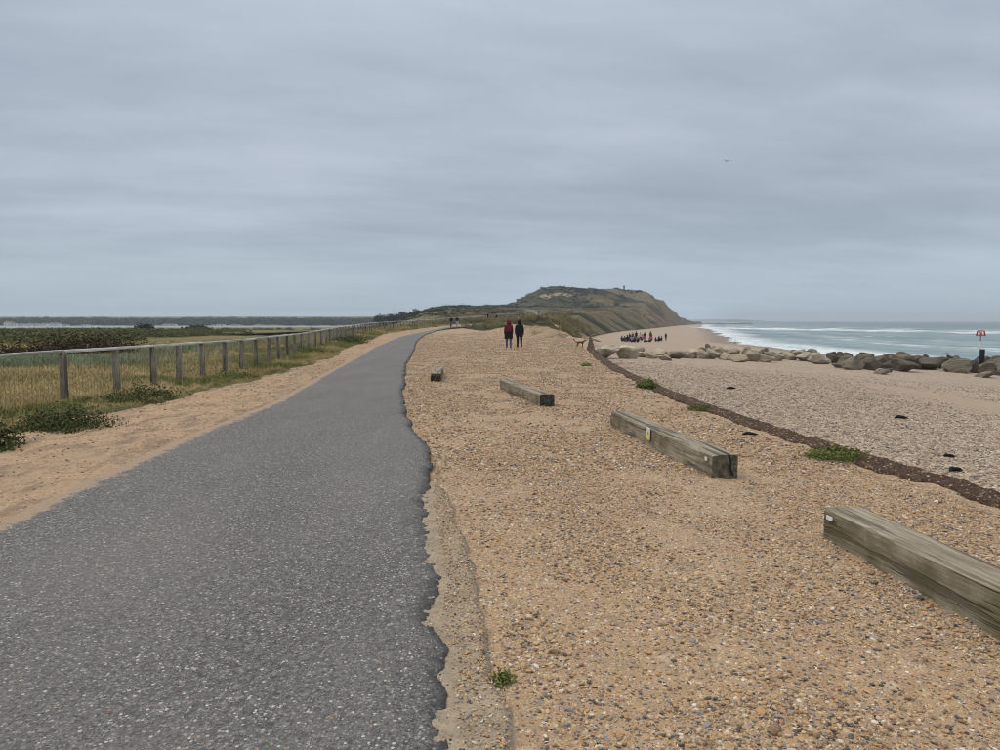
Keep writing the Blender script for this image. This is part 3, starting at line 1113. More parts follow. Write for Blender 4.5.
# a far chalk island, barely there through the haze
X, Y = np.meshgrid(np.linspace(1400, 2700, 120), np.linspace(5600, 6400, 14))
Z = SEA - 4 + 22 * ss(Y, 5600, 5900) * ss(X, 1450, 1700) * (1 - ss(X, 1900, 2500)) + fbm(X / 160, Y / 200, 4, 92) * 7
tag(obj('far_island', gridmesh('far_island', X, Y, Z), 'heath'), kind='structure')

# ------------------------------------------------------------------ matting strip at the edge of the bank
ym = np.concatenate([np.linspace(-4, 3, 12)[:-1], np.exp(np.linspace(math.log(3), math.log(42.5), 360))])
t = np.linspace(0, 1, 16)
wid = .23 + wob(ym, .10, 1.2, 101) + wob(ym, .07, .2, 104) + .10 * ss(ym, 16, 26) * (1 - ss(ym, 34, 42))
xr_ = ip(ym, SL) + .10 + wob(ym, .05, .4, 102)
X = (xr_ - wid)[:, None] * (1 - t) + xr_[:, None] * t
Y = np.repeat(ym[:, None], len(t), 1)
rise = .03 + .06 * t[None, :] ** 2
flap = .72 * ss(Y, 36.5, 42) * t[None, :] ** 1.5
Z = np.where(t[None, :] < 2, H(np.minimum(X, ip(Y, SL) - .02), Y), 0) - .03 + rise + flap + fbm(X / .12, Y / .12, 3, 103) * .05 * (t[None, :] > .02) - .05 * (t[None, :] < .02)
X2 = np.concatenate([X, X[:, -1:] + .03, X[:, -1:] + .04], 1)
Y2 = np.concatenate([Y, Y[:, -1:], Y[:, -1:]], 1)
Z2 = np.concatenate([Z, Z[:, -1:] - .05, Z[:, -1:] - .45 - flap[:, -1:]], 1)
tag(obj('edging_mat', gridmesh('edging_mat', X2, Y2, Z2), 'matting'), 'brown fibrous matting edging the gravel bank above the beach', 'edging')

# ------------------------------------------------------------------ timber beams
def beam_mesh(L, w, h, seed, end='end_grain'):
    ny = 40
    prof = [(-w / 2, -.18), (-w / 2, h - .018), (-w / 2 + .016, h), (-.02, h + .003), (.0, h - .006), (.02, h + .003), (w / 2 - .016, h), (w / 2, h - .018), (w / 2, -.18)]
    V, Fc = [], []
    m = len(prof)
    for j in range(ny + 1):
        y = -L / 2 + L * j / ny
        for k, (x, z) in enumerate(prof):
            nx = float(fbm(y * 1.3 + seed, k * 3.1, 2, seed)) * .018
            nz = float(fbm(y * 1.3 + seed + 40, k * 2.3, 2, seed)) * .014
            chip = 0
            if k in (1, 2) and float(fbm(y * 3, seed, 2, seed + 9)) > .16:
                chip = .014
            V.append((x + nx + (chip if x < 0 else 0) * (k == 1), y, z + nz - chip * (k == 2)))
    for j in range(ny):
        for k in range(m - 1):
            a = j * m + k
            Fc.append((a, a + m, a + m + 1, a + 1))
    me = bpy.data.meshes.new('beam')
    me.from_pydata(V, [], [tuple(reversed(f)) if False else f for f in Fc] + [tuple(range(m))] + [tuple(ny * m + k for k in reversed(range(m)))])
    me.materials.append(MATS['timber'])
    me.materials.append(MATS[end])
    me.polygons[len(Fc)].material_index = 1
    me.polygons[len(Fc) + 1].material_index = 1
    me.update()
    return me


def beam(bl_far, bl_near, w, h, label, seed, L=None):
    a = hit(*bl_far)
    b = hit(*bl_near)
    d = Vector((a.x - b.x, a.y - b.y))
    ln = L or d.length
    d.normalize()
    rt = Vector((d.y, -d.x))
    c = (Vector((a.x, a.y)) - d * ln / 2) + rt * w / 2
    o = empty('timber_beam', (c.x, c.y, h1(c.x, c.y) - .02), -math.atan2(d.x, d.y))
    tag(o, label, 'timber beam', 'timber beams lying on the gravel')
    obj('beam', beam_mesh(ln, w, h, seed, 'end_grain_pale' if seed >= 3 else 'end_grain'), None, o)
    return o, ln


def plate(o, x, y, z, sx, sz, name='tag_plate', mat='plate_white'):
    bm = bmesh.new()
    add_box(bm, (0, 0, 0), (.006, sx, sz))
    return obj(name, bm_mesh(name, bm), mat, o, (x, y, z))


T1, l1 = beam((434.8, 372.8), (430.2, 382), .29, .235, 'small looking weathered timber beam nearest to the asphalt path, seen end on', 1, 3.2)
T2, l2 = beam((500, 388), (540, 405), .30, .235, 'weathered timber beam second from the path with dark square end', 2)
T3, l3 = beam((610, 424), (711, 474.5), .31, .235, 'cracked weathered timber beam with small yellow warning sign on its side', 3)
T4, l4 = beam((823.5, 536), (1000, 631), .31, .245, 'large weathered timber beam nearest the camera, cut off by the right edge', 4, 3.7)
plate(T3, -.163, l3 / 2 - .06, .19, .05, .03)
plate(T3, -.163, -l3 / 2 + .12, .175, .06, .04)
plate(T4, -.166, l4 / 2 - .09, .19, .08, .032)
sg = plate(T3, -.165, .06, .155, .13, .17, 'warning_sign', 'plate_white')
tag(sg, 'small white and yellow warning sign')
plate(sg, -.004, 0, -.058, .124, .045, 'yellow_panel', 'sign_yellow')
bm = bmesh.new()
vs0 = [bm.verts.new((-.0045, y, z)) for y, z in ((-.05, -.025), (.05, -.025), (0, .06))]
bm.faces.new(vs0)
obj('yellow_triangle', bm_mesh('yellow_triangle', bm), 'sign_yellow', sg)
bm = bmesh.new()
vs0 = [bm.verts.new((-.0055, y, z)) for y, z in ((-.008, -.008), (.008, -.008), (.008, .03), (-.008, .03))]
bm.faces.new(vs0)
obj('warning_mark', bm_mesh('warning_mark', bm), 'sign_black', sg)
# split running over the top and down the end of the cracked beam
bm = bmesh.new()
cr = [(.06, -l3 / 2 + 1.2, .236), (.07, -l3 / 2 + .7, .238), (.055, -l3 / 2 + .3, .238), (.045, -l3 / 2 - .003, .238), (.075, -l3 / 2 - .004, .15), (.06, -l3 / 2 - .004, .10), (.10, -l3 / 2 - .004, .0)]
for (p, q), (wa, wb) in zip(zip(cr, cr[1:]), ((.002, .007), (.007, .010), (.010, .014), (.014, .012), (.012, .016), (.016, .012))):
    if p[1] > -l3 / 2 - .001:
        f = [(p[0] - wa, p[1], p[2] + .008), (p[0] + wa, p[1], p[2] + .008), (q[0] + wb, q[1], q[2] + .008), (q[0] - wb, q[1], q[2] + .008)]
    else:
        f = [(p[0] - wa, p[1], p[2]), (p[0] + wa, p[1], p[2]), (q[0] + wb, q[1], q[2]), (q[0] - wb, q[1], q[2])]
    bm.faces.new([bm.verts.new(x) for x in f])
obj('split', bm_mesh('split', bm), 'sign_black', T3)

# ------------------------------------------------------------------ fence
fe = empty('fence', (0, 0, 0))
tag(fe, 'long post and rail fence with wire netting beside the path', 'fence')
pts = np.array([(p.x, p.y) for p in sorted(FEp, key=lambda p: p.y)])
seg = np.hypot(*np.diff(pts, axis=0).T)
cum = np.concatenate([[0], np.cumsum(seg)])
xy = lambda s_: np.array([np.interp(s_, cum, pts[:, 0]), np.interp(s_, cum, pts[:, 1])])
# start so that a post stands at pixel column 62
ss_ = np.linspace(0, cum[-1], 6000)
us = np.array([500 + F * xy(q)[0] / max(xy(q)[1], .1) if xy(q)[1] > 3 else -999 for q in ss_])
s62 = ss_[np.argmin(np.abs(us - 62))]
STEP = 1.78
first = s62 - STEP * int(s62 / STEP)
POST = []
sq = s62
while sq > 0:
    POST.insert(0, xy(sq))
    sq -= STEP if len(POST) > 1 else 2.15
for uc in (116, 152, 178, 202, 224, 241.3, 255.5, 268, 278, 287, 294.6, 302, 308.5, 315, 321, 326.5):
    sq = ss_[np.argmin(np.abs(us - uc))]
    POST.append(xy(sq))
while sq + 1.9 < cum[-1]:
    sq += 1.9
    POST.append(xy(sq))
bm = bmesh.new()
add_tube(bm, [(0, 0, -.35), (0, 0, .5), (0.004, 0, 1.02), (.004, 0, 1.045)], [.078, .075, .072, .06], 12)
post_me = bm_mesh('post', bm, True)
post_me.materials.append(MATS['fence_post'])
bm = bmesh.new()
prof = [(-.055, 0), (.055, 0), (.052, .028), (.034, .05), (0, .058), (-.034, .05), (-.052, .028)]
rings = [[bm.verts.new((x, p[0], p[1])) for p in prof] for x in (0, .25, .5, .75, 1)]
for a, b in zip(rings, rings[1:]):
    for k in range(len(prof)):
        bm.faces.new((a[k], a[(k + 1) % len(prof)], b[(k + 1) % len(prof)], b[k]))
bm.faces.new(rings[0][::-1]); bm.faces.new(rings[-1])
rail_me = bm_mesh('rail', bm)
rail_me.materials.append(MATS['fence_rail'])
bm = bmesh.new()
for k in range(1, 18):
    add_box(bm, (k / 18, 0, .5), (.0028 / STEP, .003, .95))
for z in (.04, .2, .36, .52, .68, .84, .98):
    add_box(bm, (.5, 0, z), (1, .003, .0035))
net_me = bm_mesh('wire_netting', bm)
net_me.materials.append(MATS['wire'])


def gz(x, y):
    return h1(x, y) + .045


for i, p in enumerate(POST):
    z = gz(*p)
    o = obj('post', post_me, None, fe, (p[0], p[1], z))
    o.rotation_euler = (rnd.uniform(-.025, .025), rnd.uniform(-.025, .025), rnd.uniform(0, 6))
    if i + 1 < len(POST):
        q = POST[i + 1]
        zq = gz(*q)
        d = Vector((q[0] - p[0], q[1] - p[1], zq - z))
        rot = d.to_track_quat('X', 'Z').to_euler()
        r = obj('rail', rail_me, None, fe, (p[0], p[1], z + 1.035 + rnd.uniform(-.008, .008)))
        r.rotation_euler = rot
        r.scale = (d.length * .9985, 1, 1)
        if p[1] < 60:
            w = obj('wire_netting', net_me, None, fe, (p[0] - .074, p[1], z))
            w.rotation_euler = rot
            w.scale = (d.length, 1, 1)


# ------------------------------------------------------------------ boulders of the rock groyne
def boulder_mesh(seed, flatk=1.0):
    r_ = np.random.default_rng(seed)
    bm = bmesh.new()
    bmesh.ops.create_icosphere(bm, subdivisions=3, radius=1.0)
    nrm = r_.normal(size=(13, 3))
    nrm /= np.linalg.norm(nrm, axis=1)[:, None]
    dist = r_.uniform(.42, .82, 13)
    for v in bm.verts:
        d = np.array(v.co.normalized())
        k = nrm @ d
        rr = 1.05
        for kk, dd in zip(k, dist):
            if kk > .05:
                rr = min(rr, dd / kk)
        rr *= 1 + float(fbm(d[0] * 2.2 + seed, d[1] * 2.2 + d[2] * 1.7, 3, seed)) * .12
        v.co = Vector(d) * rr
    xs = np.array([v.co for v in bm.verts])
    lo, hi = xs.min(0), xs.max(0)
    for v in bm.verts:
        v.co = Vector((np.array(v.co) - (lo + hi) / 2) / ((hi - lo) / 2))
    me = bm_mesh('boulder', bm, False)
    me.materials.append(MATS['rock'])
    return me


BM = [boulder_mesh(200 + i) for i in range(9)]
rg = empty('rock_groyne', (0, 0, 0))
tag(rg, 'low line of big pale and dark boulders across the beach', 'rock groyne')
# (u centre, v of visible base, width px, height px, tint)
ROCKS = [(606, 357.5, 26, 10, 1.35), (609, 352.0, 14, 6, 1.2), (629, 358.5, 19, 12, 1.4), (598, 354, 10, 6, 1.0), (640, 352, 9, 5, 1.1), (644, 357.2, 12, 6, 1.2), (652, 358.2, 11, 6, 1.25),
         (661, 355, 14, 6, 1.05), (666, 360, 12, 4, 1.2), (679, 358.6, 17, 7, .95), (690, 358, 12, 6, 1.15), (697, 357.8, 14, 8, 1.3), (704, 358.4, 10, 9, 1.1), (708, 357, 9, 9, .7), (714, 358.6, 10, 9, 1.1),
         (721, 357, 12, 9, 1.05), (727, 359.4, 12, 6, 1.1), (735, 356, 11, 7, 1.2), (740, 361.6, 17, 7, 1.3), (746, 356.4, 10, 7, .9), (754, 360.8, 13, 10, 1.0), (761, 359, 8, 9, .65), (768, 361.6, 15, 6, 1.25),
         (766, 355.2, 10, 5, 1.1), (779, 360.4, 12, 6, 1.05), (777, 356.4, 12, 5, 1.0), (790, 359.4, 14, 6, 1.1), (797, 356.6, 10, 5, .8), (807, 360.6, 17, 8, 1.15), (803, 357.4, 14, 6, 1.0), (824, 363.6, 17, 9, 1.1),
         (815, 358.4, 12, 6, .95), (838, 363.2, 14, 8, .75), (846, 359.6, 12, 6, .6), (856, 369.4, 20, 11, 1.25), (842, 367.6, 13, 4, 1.2), (868, 362, 15, 7, .8), (876, 370.4, 20, 11, .95), (886, 363.6, 15, 7, .75),
         (893, 369.6, 16, 9, .62), (903, 363.2, 17, 8, .9), (909, 371.4, 20, 11, .62), (922, 366, 15, 9, .75), (913, 361, 12, 5, 1.0), (933, 369.4, 20, 10, .68), (944, 368.6, 13, 10, .55), (950, 366.2, 11, 7, .5),
         (962, 372.6, 22, 12, .95), (956, 362.6, 15, 6, .6), (973, 372.4, 12, 11, .48), (981, 368, 14, 8, .6), (991, 373.8, 19, 11, .9), (1003, 369, 17, 10, .8), (992, 364.4, 12, 6, .6), (990, 377.6, 16, 5, 1.3), (884, 373.6, 14, 3.5, 1.25),
         (1014, 376.6, 20, 11, .8), (1030, 374, 24, 13, .7), (1052, 380, 26, 13, .9), (1045, 370, 18, 10, .7)]
rr_ = random.Random(77)
ROCKS += [(u + rr_.uniform(-9, 9), v - rr_.uniform(1.5, 4.0), w * rr_.uniform(.55, .85), h * rr_.uniform(.7, 1.0), tn * rr_.uniform(.6, 1.0)) for u, v, w, h, tn in ROCKS if u > 690]
for i, (u, v, w, h, tn) in enumerate(ROCKS):
    p = hit(u, v + .6)
    if p is None:
        continue
    k = p.y / F
    hw, hh = w * k / 2 * 1.25, h * k / 2 * (1.3 if u < 840 else 1.35)
    o = obj('boulder', BM[i % 9], None, rg, (p.x, p.y + hw * .6, p.z + hh * .72))
    o.scale = (hw, hw * rnd.uniform(.8, 1.15), hh * 1.12)
    o.rotation_euler = (rnd.uniform(-.15, .15), rnd.uniform(-.18, .18), rnd.choice((0, math.pi)) + rnd.uniform(-.4, .4))
    tn *= .62 if u > 832 else (1.45 if u < 700 else 1.25)
    o.color = (tn, tn, tn * .97, 1)

# ------------------------------------------------------------------ sea marker: red topmark on a pole beside a timber pile
pm = hit(980, 372)
ymk = pm.y + 4.0
d = ray(980, 350)
zb = h1(d[0] * ymk, ymk)
mk = empty('groyne_marker', (d[0] * ymk, ymk, zb))
tag(mk, 'red basket topmark on a thin pole behind the boulders', 'sea marker')
zt = lambda v: at(980, v, ymk).z - zb
sc_ = ymk / F
bm = bmesh.new()
add_tube(bm, [(0, 0, -.3), (0, 0, zt(341))], [.045, .045], 10)
obj('lower_pole', bm_mesh('lower_pole', bm, True), 'pole_white', mk)
bm = bmesh.new()
add_tube(bm, [(0, 0, zt(341)), (0, 0, zt(332))], [.047, .047], 10)
obj('upper_pole', bm_mesh('upper_pole', bm, True), 'mark_red', mk)
bm = bmesh.new()
zt0, zt1 = zt(335.6), zt(330.8)
r0, r1 = 4.0 * sc_, 3.0 * sc_
for zc, rr, th in ((zt0, r0, .05), (zt1, r1, .05)):
    add_tube(bm, [(rr * math.cos(a * math.pi / 8), rr * math.sin(a * math.pi / 8), zc) for a in range(17)], [th] * 17, 6, False)
    add_box(bm, (0, 0, zc), (2 * rr, .05, .05)); add_box(bm, (0, 0, zc + .004), (.05, 2 * rr, .05))
for a in range(10):
    c, s_ = math.cos(a * math.pi / 5), math.sin(a * math.pi / 5)
    add_tube(bm, [(r0 * c, r0 * s_, zt0), (r1 * c, r1 * s_, zt1)], [.038, .038], 6)
obj('topmark_basket', bm_mesh('topmark_basket', bm, True), 'mark_red', mk)
dp = ray(982.4, 350)
yp = ymk - .25
zb2 = h1(dp[0] * yp, yp)
bm = bmesh.new()
hp = at(982, 349.2, yp).z - zb2
add_tube(bm, [(0, 0, -.5), (0, 0, hp * .6), (.01, 0, hp - .03), (.01, 0, hp)], [2.35 * sc_, 2.3 * sc_, 2.25 * sc_, 2.1 * sc_], 12)
tag(obj('timber_pile', bm_mesh('timber_pile', bm, True), 'pile_dark', None, (dp[0] * yp, yp, zb2)), 'thick black timber pile standing right beside the red marker pole', 'pile')

# ------------------------------------------------------------------ long groyne beyond the headland
n = 150
X = np.linspace(at(689, 324, 1450).x, at(755, 324, 1450).x, n)
V, Fc = [], []
for i, x in enumerate(X):
    top = 2.0 + .5 * float(fbm(x / 5, 0, 3, 111))
    wd = 7 + 2 * float(fbm(x / 6, 3, 2, 112))
    y = 1450 + (x - X[0]) * .15
    zb_ = SEA - 1.5
    V += [(x, y - wd, zb_), (x, y - wd * .4, SEA + top * .85), (x, y + wd * .4, SEA + top), (x, y + wd, zb_)]
    if i:
        a = (i - 1) * 4
        Fc += [(a + k, a + 4 + k, a + 5 + k, a + 1 + k) for k in range(3)]
me = bpy.data.meshes.new('long_groyne')
me.from_pydata(V, [], Fc)
tag(obj('long_groyne', me, 'groyne_stone'), 'long dark groyne running into the sea from the headland foot', 'groyne')

# ------------------------------------------------------------------ lookout mast on the headland
p = hit(624, 293)
lk = empty('lookout_tower', (p.x, p.y, h1(p.x, p.y) - .3))
tag(lk, 'tiny grey lookout tower on the headland skyline', 'tower')
S_ = p.y / F
zt_ = at(624, 285.8, p.y).z - lk.location.z
bm = bmesh.new()
for sx in (-1, 1):
    for sy in (-1, 1):
        add_tube(bm, [(sx * .9 * S_, sy * .9 * S_, -2), (sx * .55 * S_, sy * .55 * S_, zt_ * .8)], [.24 * S_, .2 * S_], 6)
for k in (.3, .55):
    add_box(bm, (0, 0, zt_ * k), (1.5 * S_, 1.5 * S_, .15 * S_))
obj('frame', bm_mesh('frame', bm), 'lookout', lk)
bm = bmesh.new()
add_box(bm, (0, 0, zt_ * .9), (1.7 * S_, 1.7 * S_, zt_ * .2))
obj('cabin', bm_mesh('cabin', bm), 'lookout', lk)

# ------------------------------------------------------------------ vegetation
def leaf_cloud(n, rad, size, seed, clumps=14, hemi=True, fill=.35):
    r_ = np.random.default_rng(seed)
    cs = r_.normal(size=(clumps, 3))
    cs /= np.linalg.norm(cs, axis=1)[:, None]
    if hemi:
        cs[:, 2] = np.abs(cs[:, 2])
    cs *= r_.uniform(.45, .95, (clumps, 1))
    pick = r_.integers(0, clumps, n)
    p = cs[pick] + r_.normal(size=(n, 3)) * fill * r_.uniform(.5, 1, (n, 1))
    if hemi:
        p[:, 2] = np.abs(p[:, 2])
    nrm = p / (np.linalg.norm(p, axis=1)[:, None] + 1e-6) + r_.normal(size=(n, 3)) * .7
    nrm /= np.linalg.norm(nrm, axis=1)[:, None]
    a = np.cross(nrm, r_.normal(size=(n, 3)))
    a /= np.linalg.norm(a, axis=1)[:, None] + 1e-9
    b = np.cross(nrm, a)
    sz = size * r_.uniform(.6, 1.3, (n, 1))
    P = p * np.array(rad)
    V = np.stack([P - a * sz, P + b * sz * .55 + nrm * sz * .15, P + a * sz, P - b * sz * .55 + nrm * sz * .15], 1).reshape(-1, 3)
    Fq = np.arange(4 * n).reshape(n, 4)
    return mesh_np('foliage', V, Fq, False)


def tuft(n, h, spread, width, seed, curl=.5):
    r_ = np.random.default_rng(seed)
    V, Fc = [], []
    for i in range(n):
        a = r_.uniform(0, 2 * math.pi)
        bx, by = r_.normal(size=2) * spread * .35
        hh = h * r_.uniform(.55, 1.15)
        lean = curl * hh * r_.uniform(.3, 1.2)
        dx_, dy_ = math.cos(a), math.sin(a)
        px_, py_ = -dy_ * width / 2, dx_ * width / 2
        k0 = len(V)
        for t_, w_ in ((0, 1), (.4, .9), (.75, .6)):
            cx, cy, cz = bx + dx_ * lean * t_ ** 2, by + dy_ * lean * t_ ** 2, hh * (t_ - .18 * t_ ** 3)
            V.append((cx - px_ * w_, cy - py_ * w_, cz)); V.append((cx + px_ * w_, cy + py_ * w_, cz))
        V.append((bx + dx_ * lean, by + dy_ * lean, hh * .84))
        Fc += [(k0, k0 + 1, k0 + 3, k0 + 2), (k0 + 2, k0 + 3, k0 + 5, k0 + 4), (k0 + 4, k0 + 5, k0 + 6)]
    me = bpy.data.meshes.new('tuft')
    me.from_pydata(V, [], Fc)
    return me


def rots(n, tilt=.12):
    return np.stack([rng.normal(0, tilt, n), rng.normal(0, tilt, n), rng.uniform(0, 6.283, n)], 1)


S_straw = [source('straw_tuft', tuft(22, .25, .24, .011, 300 + i, .9), 'straw') for i in range(4)]
S_grass = [source('grass_tuft', tuft(24, .25, .24, .011, 310 + i, .8), 'grass') for i in range(4)]
S_mar = [source('marram_tuft', tuft(34, .5, .45, .016, 320 + i, .5), 'marram') for i in range(4)]
S_dune = [source('dune_tuft', tuft(40, .85, .6, .03, 330 + i, .7), 'dune_grass') for i in range(4)]
S_gorse = [source('gorse_clump', leaf_cloud(420, (1, 1, .75), .10, 340 + i, 16, True, .28), 'leaf_gorse') for i in range(4)]
S_scrub = [source('scrub_clump', leaf_cloud(160, (1, 1, .7), .18, 350 + i, 12, True, .3), 'leaf_evergreen') for i in range(3)]
S_tree = [source('tree_clump', leaf_cloud(150, (1, 1, 1.1), .2, 360 + i, 12, True, .3), 'leaf_evergreen') for i in range(3)]


def fz(x, y, s_):
    """surface of the field sheet as built (bank near the fence)"""
    return H(x, y) + .03


# bank of grass on either side of the fence
n = 15000
y = np.exp(rng.uniform(math.log(6), math.log(118), n))
o_ = rng.uniform(-2.2, 1.0, n)
V1 = veg(y)
x = ip(y, FX) + np.where(o_ > 0, o_ * (V1 - ip(y, FX) - .1), o_)
k = fbm(x / 1.6, y / 2.6, 3, 121) + .20 * ss(y, 14, 34) - .15
P = np.stack([x, y, H(x, y) + .08], 1)
sc0 = rng.uniform(.5, 1.25, n) * ip(y, [(6, .6), (16, .75), (30, 1), (120, 1)]) * (1 - .45 * ss(x - ip(y, FX), .5, 1.4)) * ip(y, [(6, .8), (40, 1.0), (118, 1.7)])
g = k > 0.02
scatter('verge_straw', P[~g], sc0[~g], rots((~g).sum()), S_straw, 'dry straw coloured grass on the bank along the fence', 'grass')
scatter('verge_grass', P[g], sc0[g] * 1.05, rots(g.sum()), S_grass, 'green grass on the bank along the fence', 'grass')

# dry grass of the field, nearest part
n = 30000
y = np.exp(rng.uniform(math.log(9), math.log(75), n))
x = ip(y, FX) - 1.5 - rng.uniform(0, 1, n) ** 1.2 * (14 + y * .55)
P = np.stack([x, y, H(x, y) + .04], 1)
k = fbm(x / 5, y / 5, 3, 131) + rng.normal(0, .07, n)
sc0 = rng.uniform(.5, 1.1, n) * ip(y, [(9, .8), (75, 1.7)])
g = k > .05
scatter('field_straw', P[~g], sc0[~g], rots((~g).sum()), S_straw, 'yellow dry grass of the field beyond the fence', 'grass')
scatter('field_grass', P[g], sc0[g], rots(g.sum()), S_grass, 'greener grass patches of the field beyond the fence', 'grass')

# band of grey green marram behind the fence
n = 6000
y = np.exp(rng.uniform(math.log(24), math.log(72), n))
xc = ip(y, [(20, -19), (34, -22), (50, -19.5), (72, -19.0)])
x = xc + rng.normal(0, 1.0, n) * ip(y, [(20, 3.6), (72, 1.8)])
keep = (x < ip(y, FX) - 2.5) & ~((y > 31) & (np.abs(500 + F * x / y - 65) < 75))
x, y = x[keep], y[keep]
scatter('marram_band', np.stack([x, y, H(x, y)], 1), rng.uniform(.55, 1.1, len(x)), rots(len(x)), S_mar, 'grey green band of marram grass beyond the fence', 'grass')

# gorse scrub in the far field
n = 2600
y = np.exp(rng.uniform(math.log(62), math.log(330), n))
uu = rng.uniform(-160, 330, n)
x = (uu - 500) / F * y
k = fbm(x / 26, y / 40, 3, 141) + ip(uu, [(-160, .22), (100, .20), (150, .02), (200, -.20), (330, -.10)]) - .22 * (1 - ss(y, 62, 80))
keep = (k > .0) & (x < ip(y, XL) - 12)
x, y = x[keep], y[keep]
scatter('gorse_scrub', np.stack([x, y, H(x, y) - .1], 1), np.stack([rng.uniform(.9, 2.2, len(x)), rng.uniform(.9, 2.2, len(x)), rng.uniform(.8, 1.7, len(x))], 1), rots(len(x), .05), S_gorse, 'dark green gorse scrub across the far field', 'scrub')

# marram on the dune edge and the heath behind
n = 8000
y = np.exp(rng.uniform(math.log(60), math.log(210), n))
inl = rng.uniform(-1.0, 1, n) ** 2 * 14 + rng.uniform(0, 5, n)
x = ip(y, SL) - inl
yend = ip(x, [(-12, 100), (-5, 100), (0, 77), (2, 67), (5, 63), (7, 64), (20, 65)])
keep = (y > yend + 3.5) & (H(x, y) > ip(y, ZF) + .4) & (fbm(x / 2.5, y / 4, 3, 151) > .0)
x, y = x[keep], y[keep]
scatter('dune_marram', np.stack([x, y, H(x, y)], 1), rng.uniform(.35, 1.2, len(x)) * ip(y, [(60, .7), (120, 1), (300, 1.5)]), rots(len(x), .2), S_dune, 'tussocky marram grass on the dunes above the beach', 'grass')
n = 6000
y = np.exp(rng.uniform(math.log(100), math.log(420), n))
x = rng.uniform(0, 1, n) * (ip(y, SL) - ip(y, XL)) + ip(y, XL)
keep = (fbm(x / 9, y / 16, 3, 161) > .02) & (ip(y, SL) - x > 16) & (np.abs(500 + F * x / y - 536) > 12) & (y > 120)
x, y = x[keep], y[keep]
scatter('heath_grass', np.stack([x, y, H(x, y)], 1), rng.uniform(.5, 1.1, len(x)) * ip(y, [(100, .5), (160, .8), (420, 2.0)]), rots(len(x), .2), S_dune, 'rough grass on the heath below the headland', 'grass')
# dark scrub on heath and headland
n = 9000
y = rng.uniform(240, 900, n)
x = rng.uniform(-130, 240, n)
inl = ip(y, SL) - x
k = fbm(x / 34, y / 60, 4, 171) + ip(y, [(240, -.08), (420, .05), (560, .14), (900, .12)]) - .35 * (1 - ss(inl, 18, 50)) + .22 * (ss(-x, 0, 40) * (y < 600))
U = 500 + F * x / y
keep = (k > .06) & (inl > 12) & (x > ip(y, XL) - ip(y, WL) - 5) & ~((np.abs(U - 535) < 16) & (y < 420))
x, y = x[keep], y[keep]
s0 = rng.uniform(.9, 2.3, len(x)) * ip(y, [(240, .55), (900, 1.25)])
scatter('headland_scrub', np.stack([x, y, H(x, y) - .15], 1), np.stack([s0 * 1.3, s0 * 1.3, s0 * rng.uniform(.6, 1.0, len(x))], 1), rots(len(x), .05), S_scrub, 'dark scrub covering the heath and headland', 'scrub')
# wood on the far shore
n = 4200
y = rng.uniform(900, 1500, n)
x = rng.uniform(-1700, -150, n) * (y / 1100)
z = -5.2 + 6.0 * ss(y, 835, 1100) + 16 * ss(y, 1100, 2600) + fbm(x / 220, y / 260, 4, 91) * 7 * ss(y, 850, 1200)
s0 = rng.uniform(3, 6.5, n)
scatter('far_wood', np.stack([x, y, z], 1), np.stack([s0 * 1.5, s0 * 1.5, s0 * rng.uniform(.5, .85, n)], 1), rots(n, .03), S_tree, 'hazy belt of woodland across the harbour', 'woodland')


def shrub(name, label, loc, rad, n, leaf, mat, seed, cat='shrub', group=None, clumps=18):
    o = empty(name, loc)
    tag(o, label, cat, group)
    obj('foliage', leaf_cloud(n, rad, leaf, seed, clumps, True, .3), mat, o)
    bm = bmesh.new()
    r_ = random.Random(seed)
    for i in range(7):
        a = r_.uniform(0, 6.28)
        e_ = (rad[0] * .7 * math.cos(a), rad[1] * .7 * math.sin(a), rad[2] * .7)
        add_tube(bm, [(0, 0, -.15), (e_[0] * .4, e_[1] * .4, e_[2] * .5), e_], [.02 * rad[2] + .004, .013 * rad[2] + .003, .004], 5)
    obj('stem', bm_mesh('stem', bm), 'bark', o)
    return o


def on(u, v, dz=0.0):
    p = hit(u, v)
    return Vector((p.x, p.y, h1(p.x, p.y) + dz))


p = on(66, 430)
shrub('verge_shrub', 'broad dark green shrub at the foot of the nearest fence post', (p.x, p.y, p.z + .02), (.78, .45, .30), 4600, .022, 'leaf_dark', 401, clumps=30)
p = on(-12, 452)
shrub('verge_shrub', 'dark green shrub at the very left edge beside the sand', (p.x, p.y, p.z + .02), (.45, .4, .40), 1500, .030, 'leaf_dark', 402)
p = on(120, 406)
shrub('verge_shrub', 'low brown green shrub between the second and third fence posts', (p.x, p.y, p.z + .02), (.75, .5, .30), 1800, .030, 'leaf_dark', 403)
p = on(148, 401)
shrub('verge_shrub', 'small dark shrub at the foot of the third fence post', (p.x, p.y, p.z + .02), (.6, .4, .26), 1200, .030, 'leaf_dark', 404)
p = on(235, 382)
shrub('verge_shrub', 'low bright green plant on the bank by the sixth post', (p.x, p.y, p.z + .02), (.6, .5, .26), 1200, .030, 'leaf_green', 405)
p = on(300, 356)
shrub('verge_shrub', 'leafy green bush on the bank further along the fence', (p.x, p.y, p.z + .02), (1.2, 1.4, .50), 1800, .05, 'leaf_green', 406)
p = on(347, 344)
shrub('verge_shrub', 'dark green bush on the bank where the fence starts to curve', (p.x, p.y, p.z + .02), (1.6, 1.8, .6), 1500, .07, 'leaf_dark', 407)
p = on(30, 361)
shrub('dead_bush', 'dead brown bramble bush behind the left end of the rail', (p.x, p.y, p.z), (2.2, 1.2, .85), 3200, .075, 'leaf_brown', 408)
p = on(92, 357.5)
shrub('dead_bush', 'dead brown bramble bush behind the first two fence posts', (p.x, p.y, p.z), (2.9, 1.4, 1.15), 4200, .075, 'leaf_brown', 409)
p = on(145, 331.6)
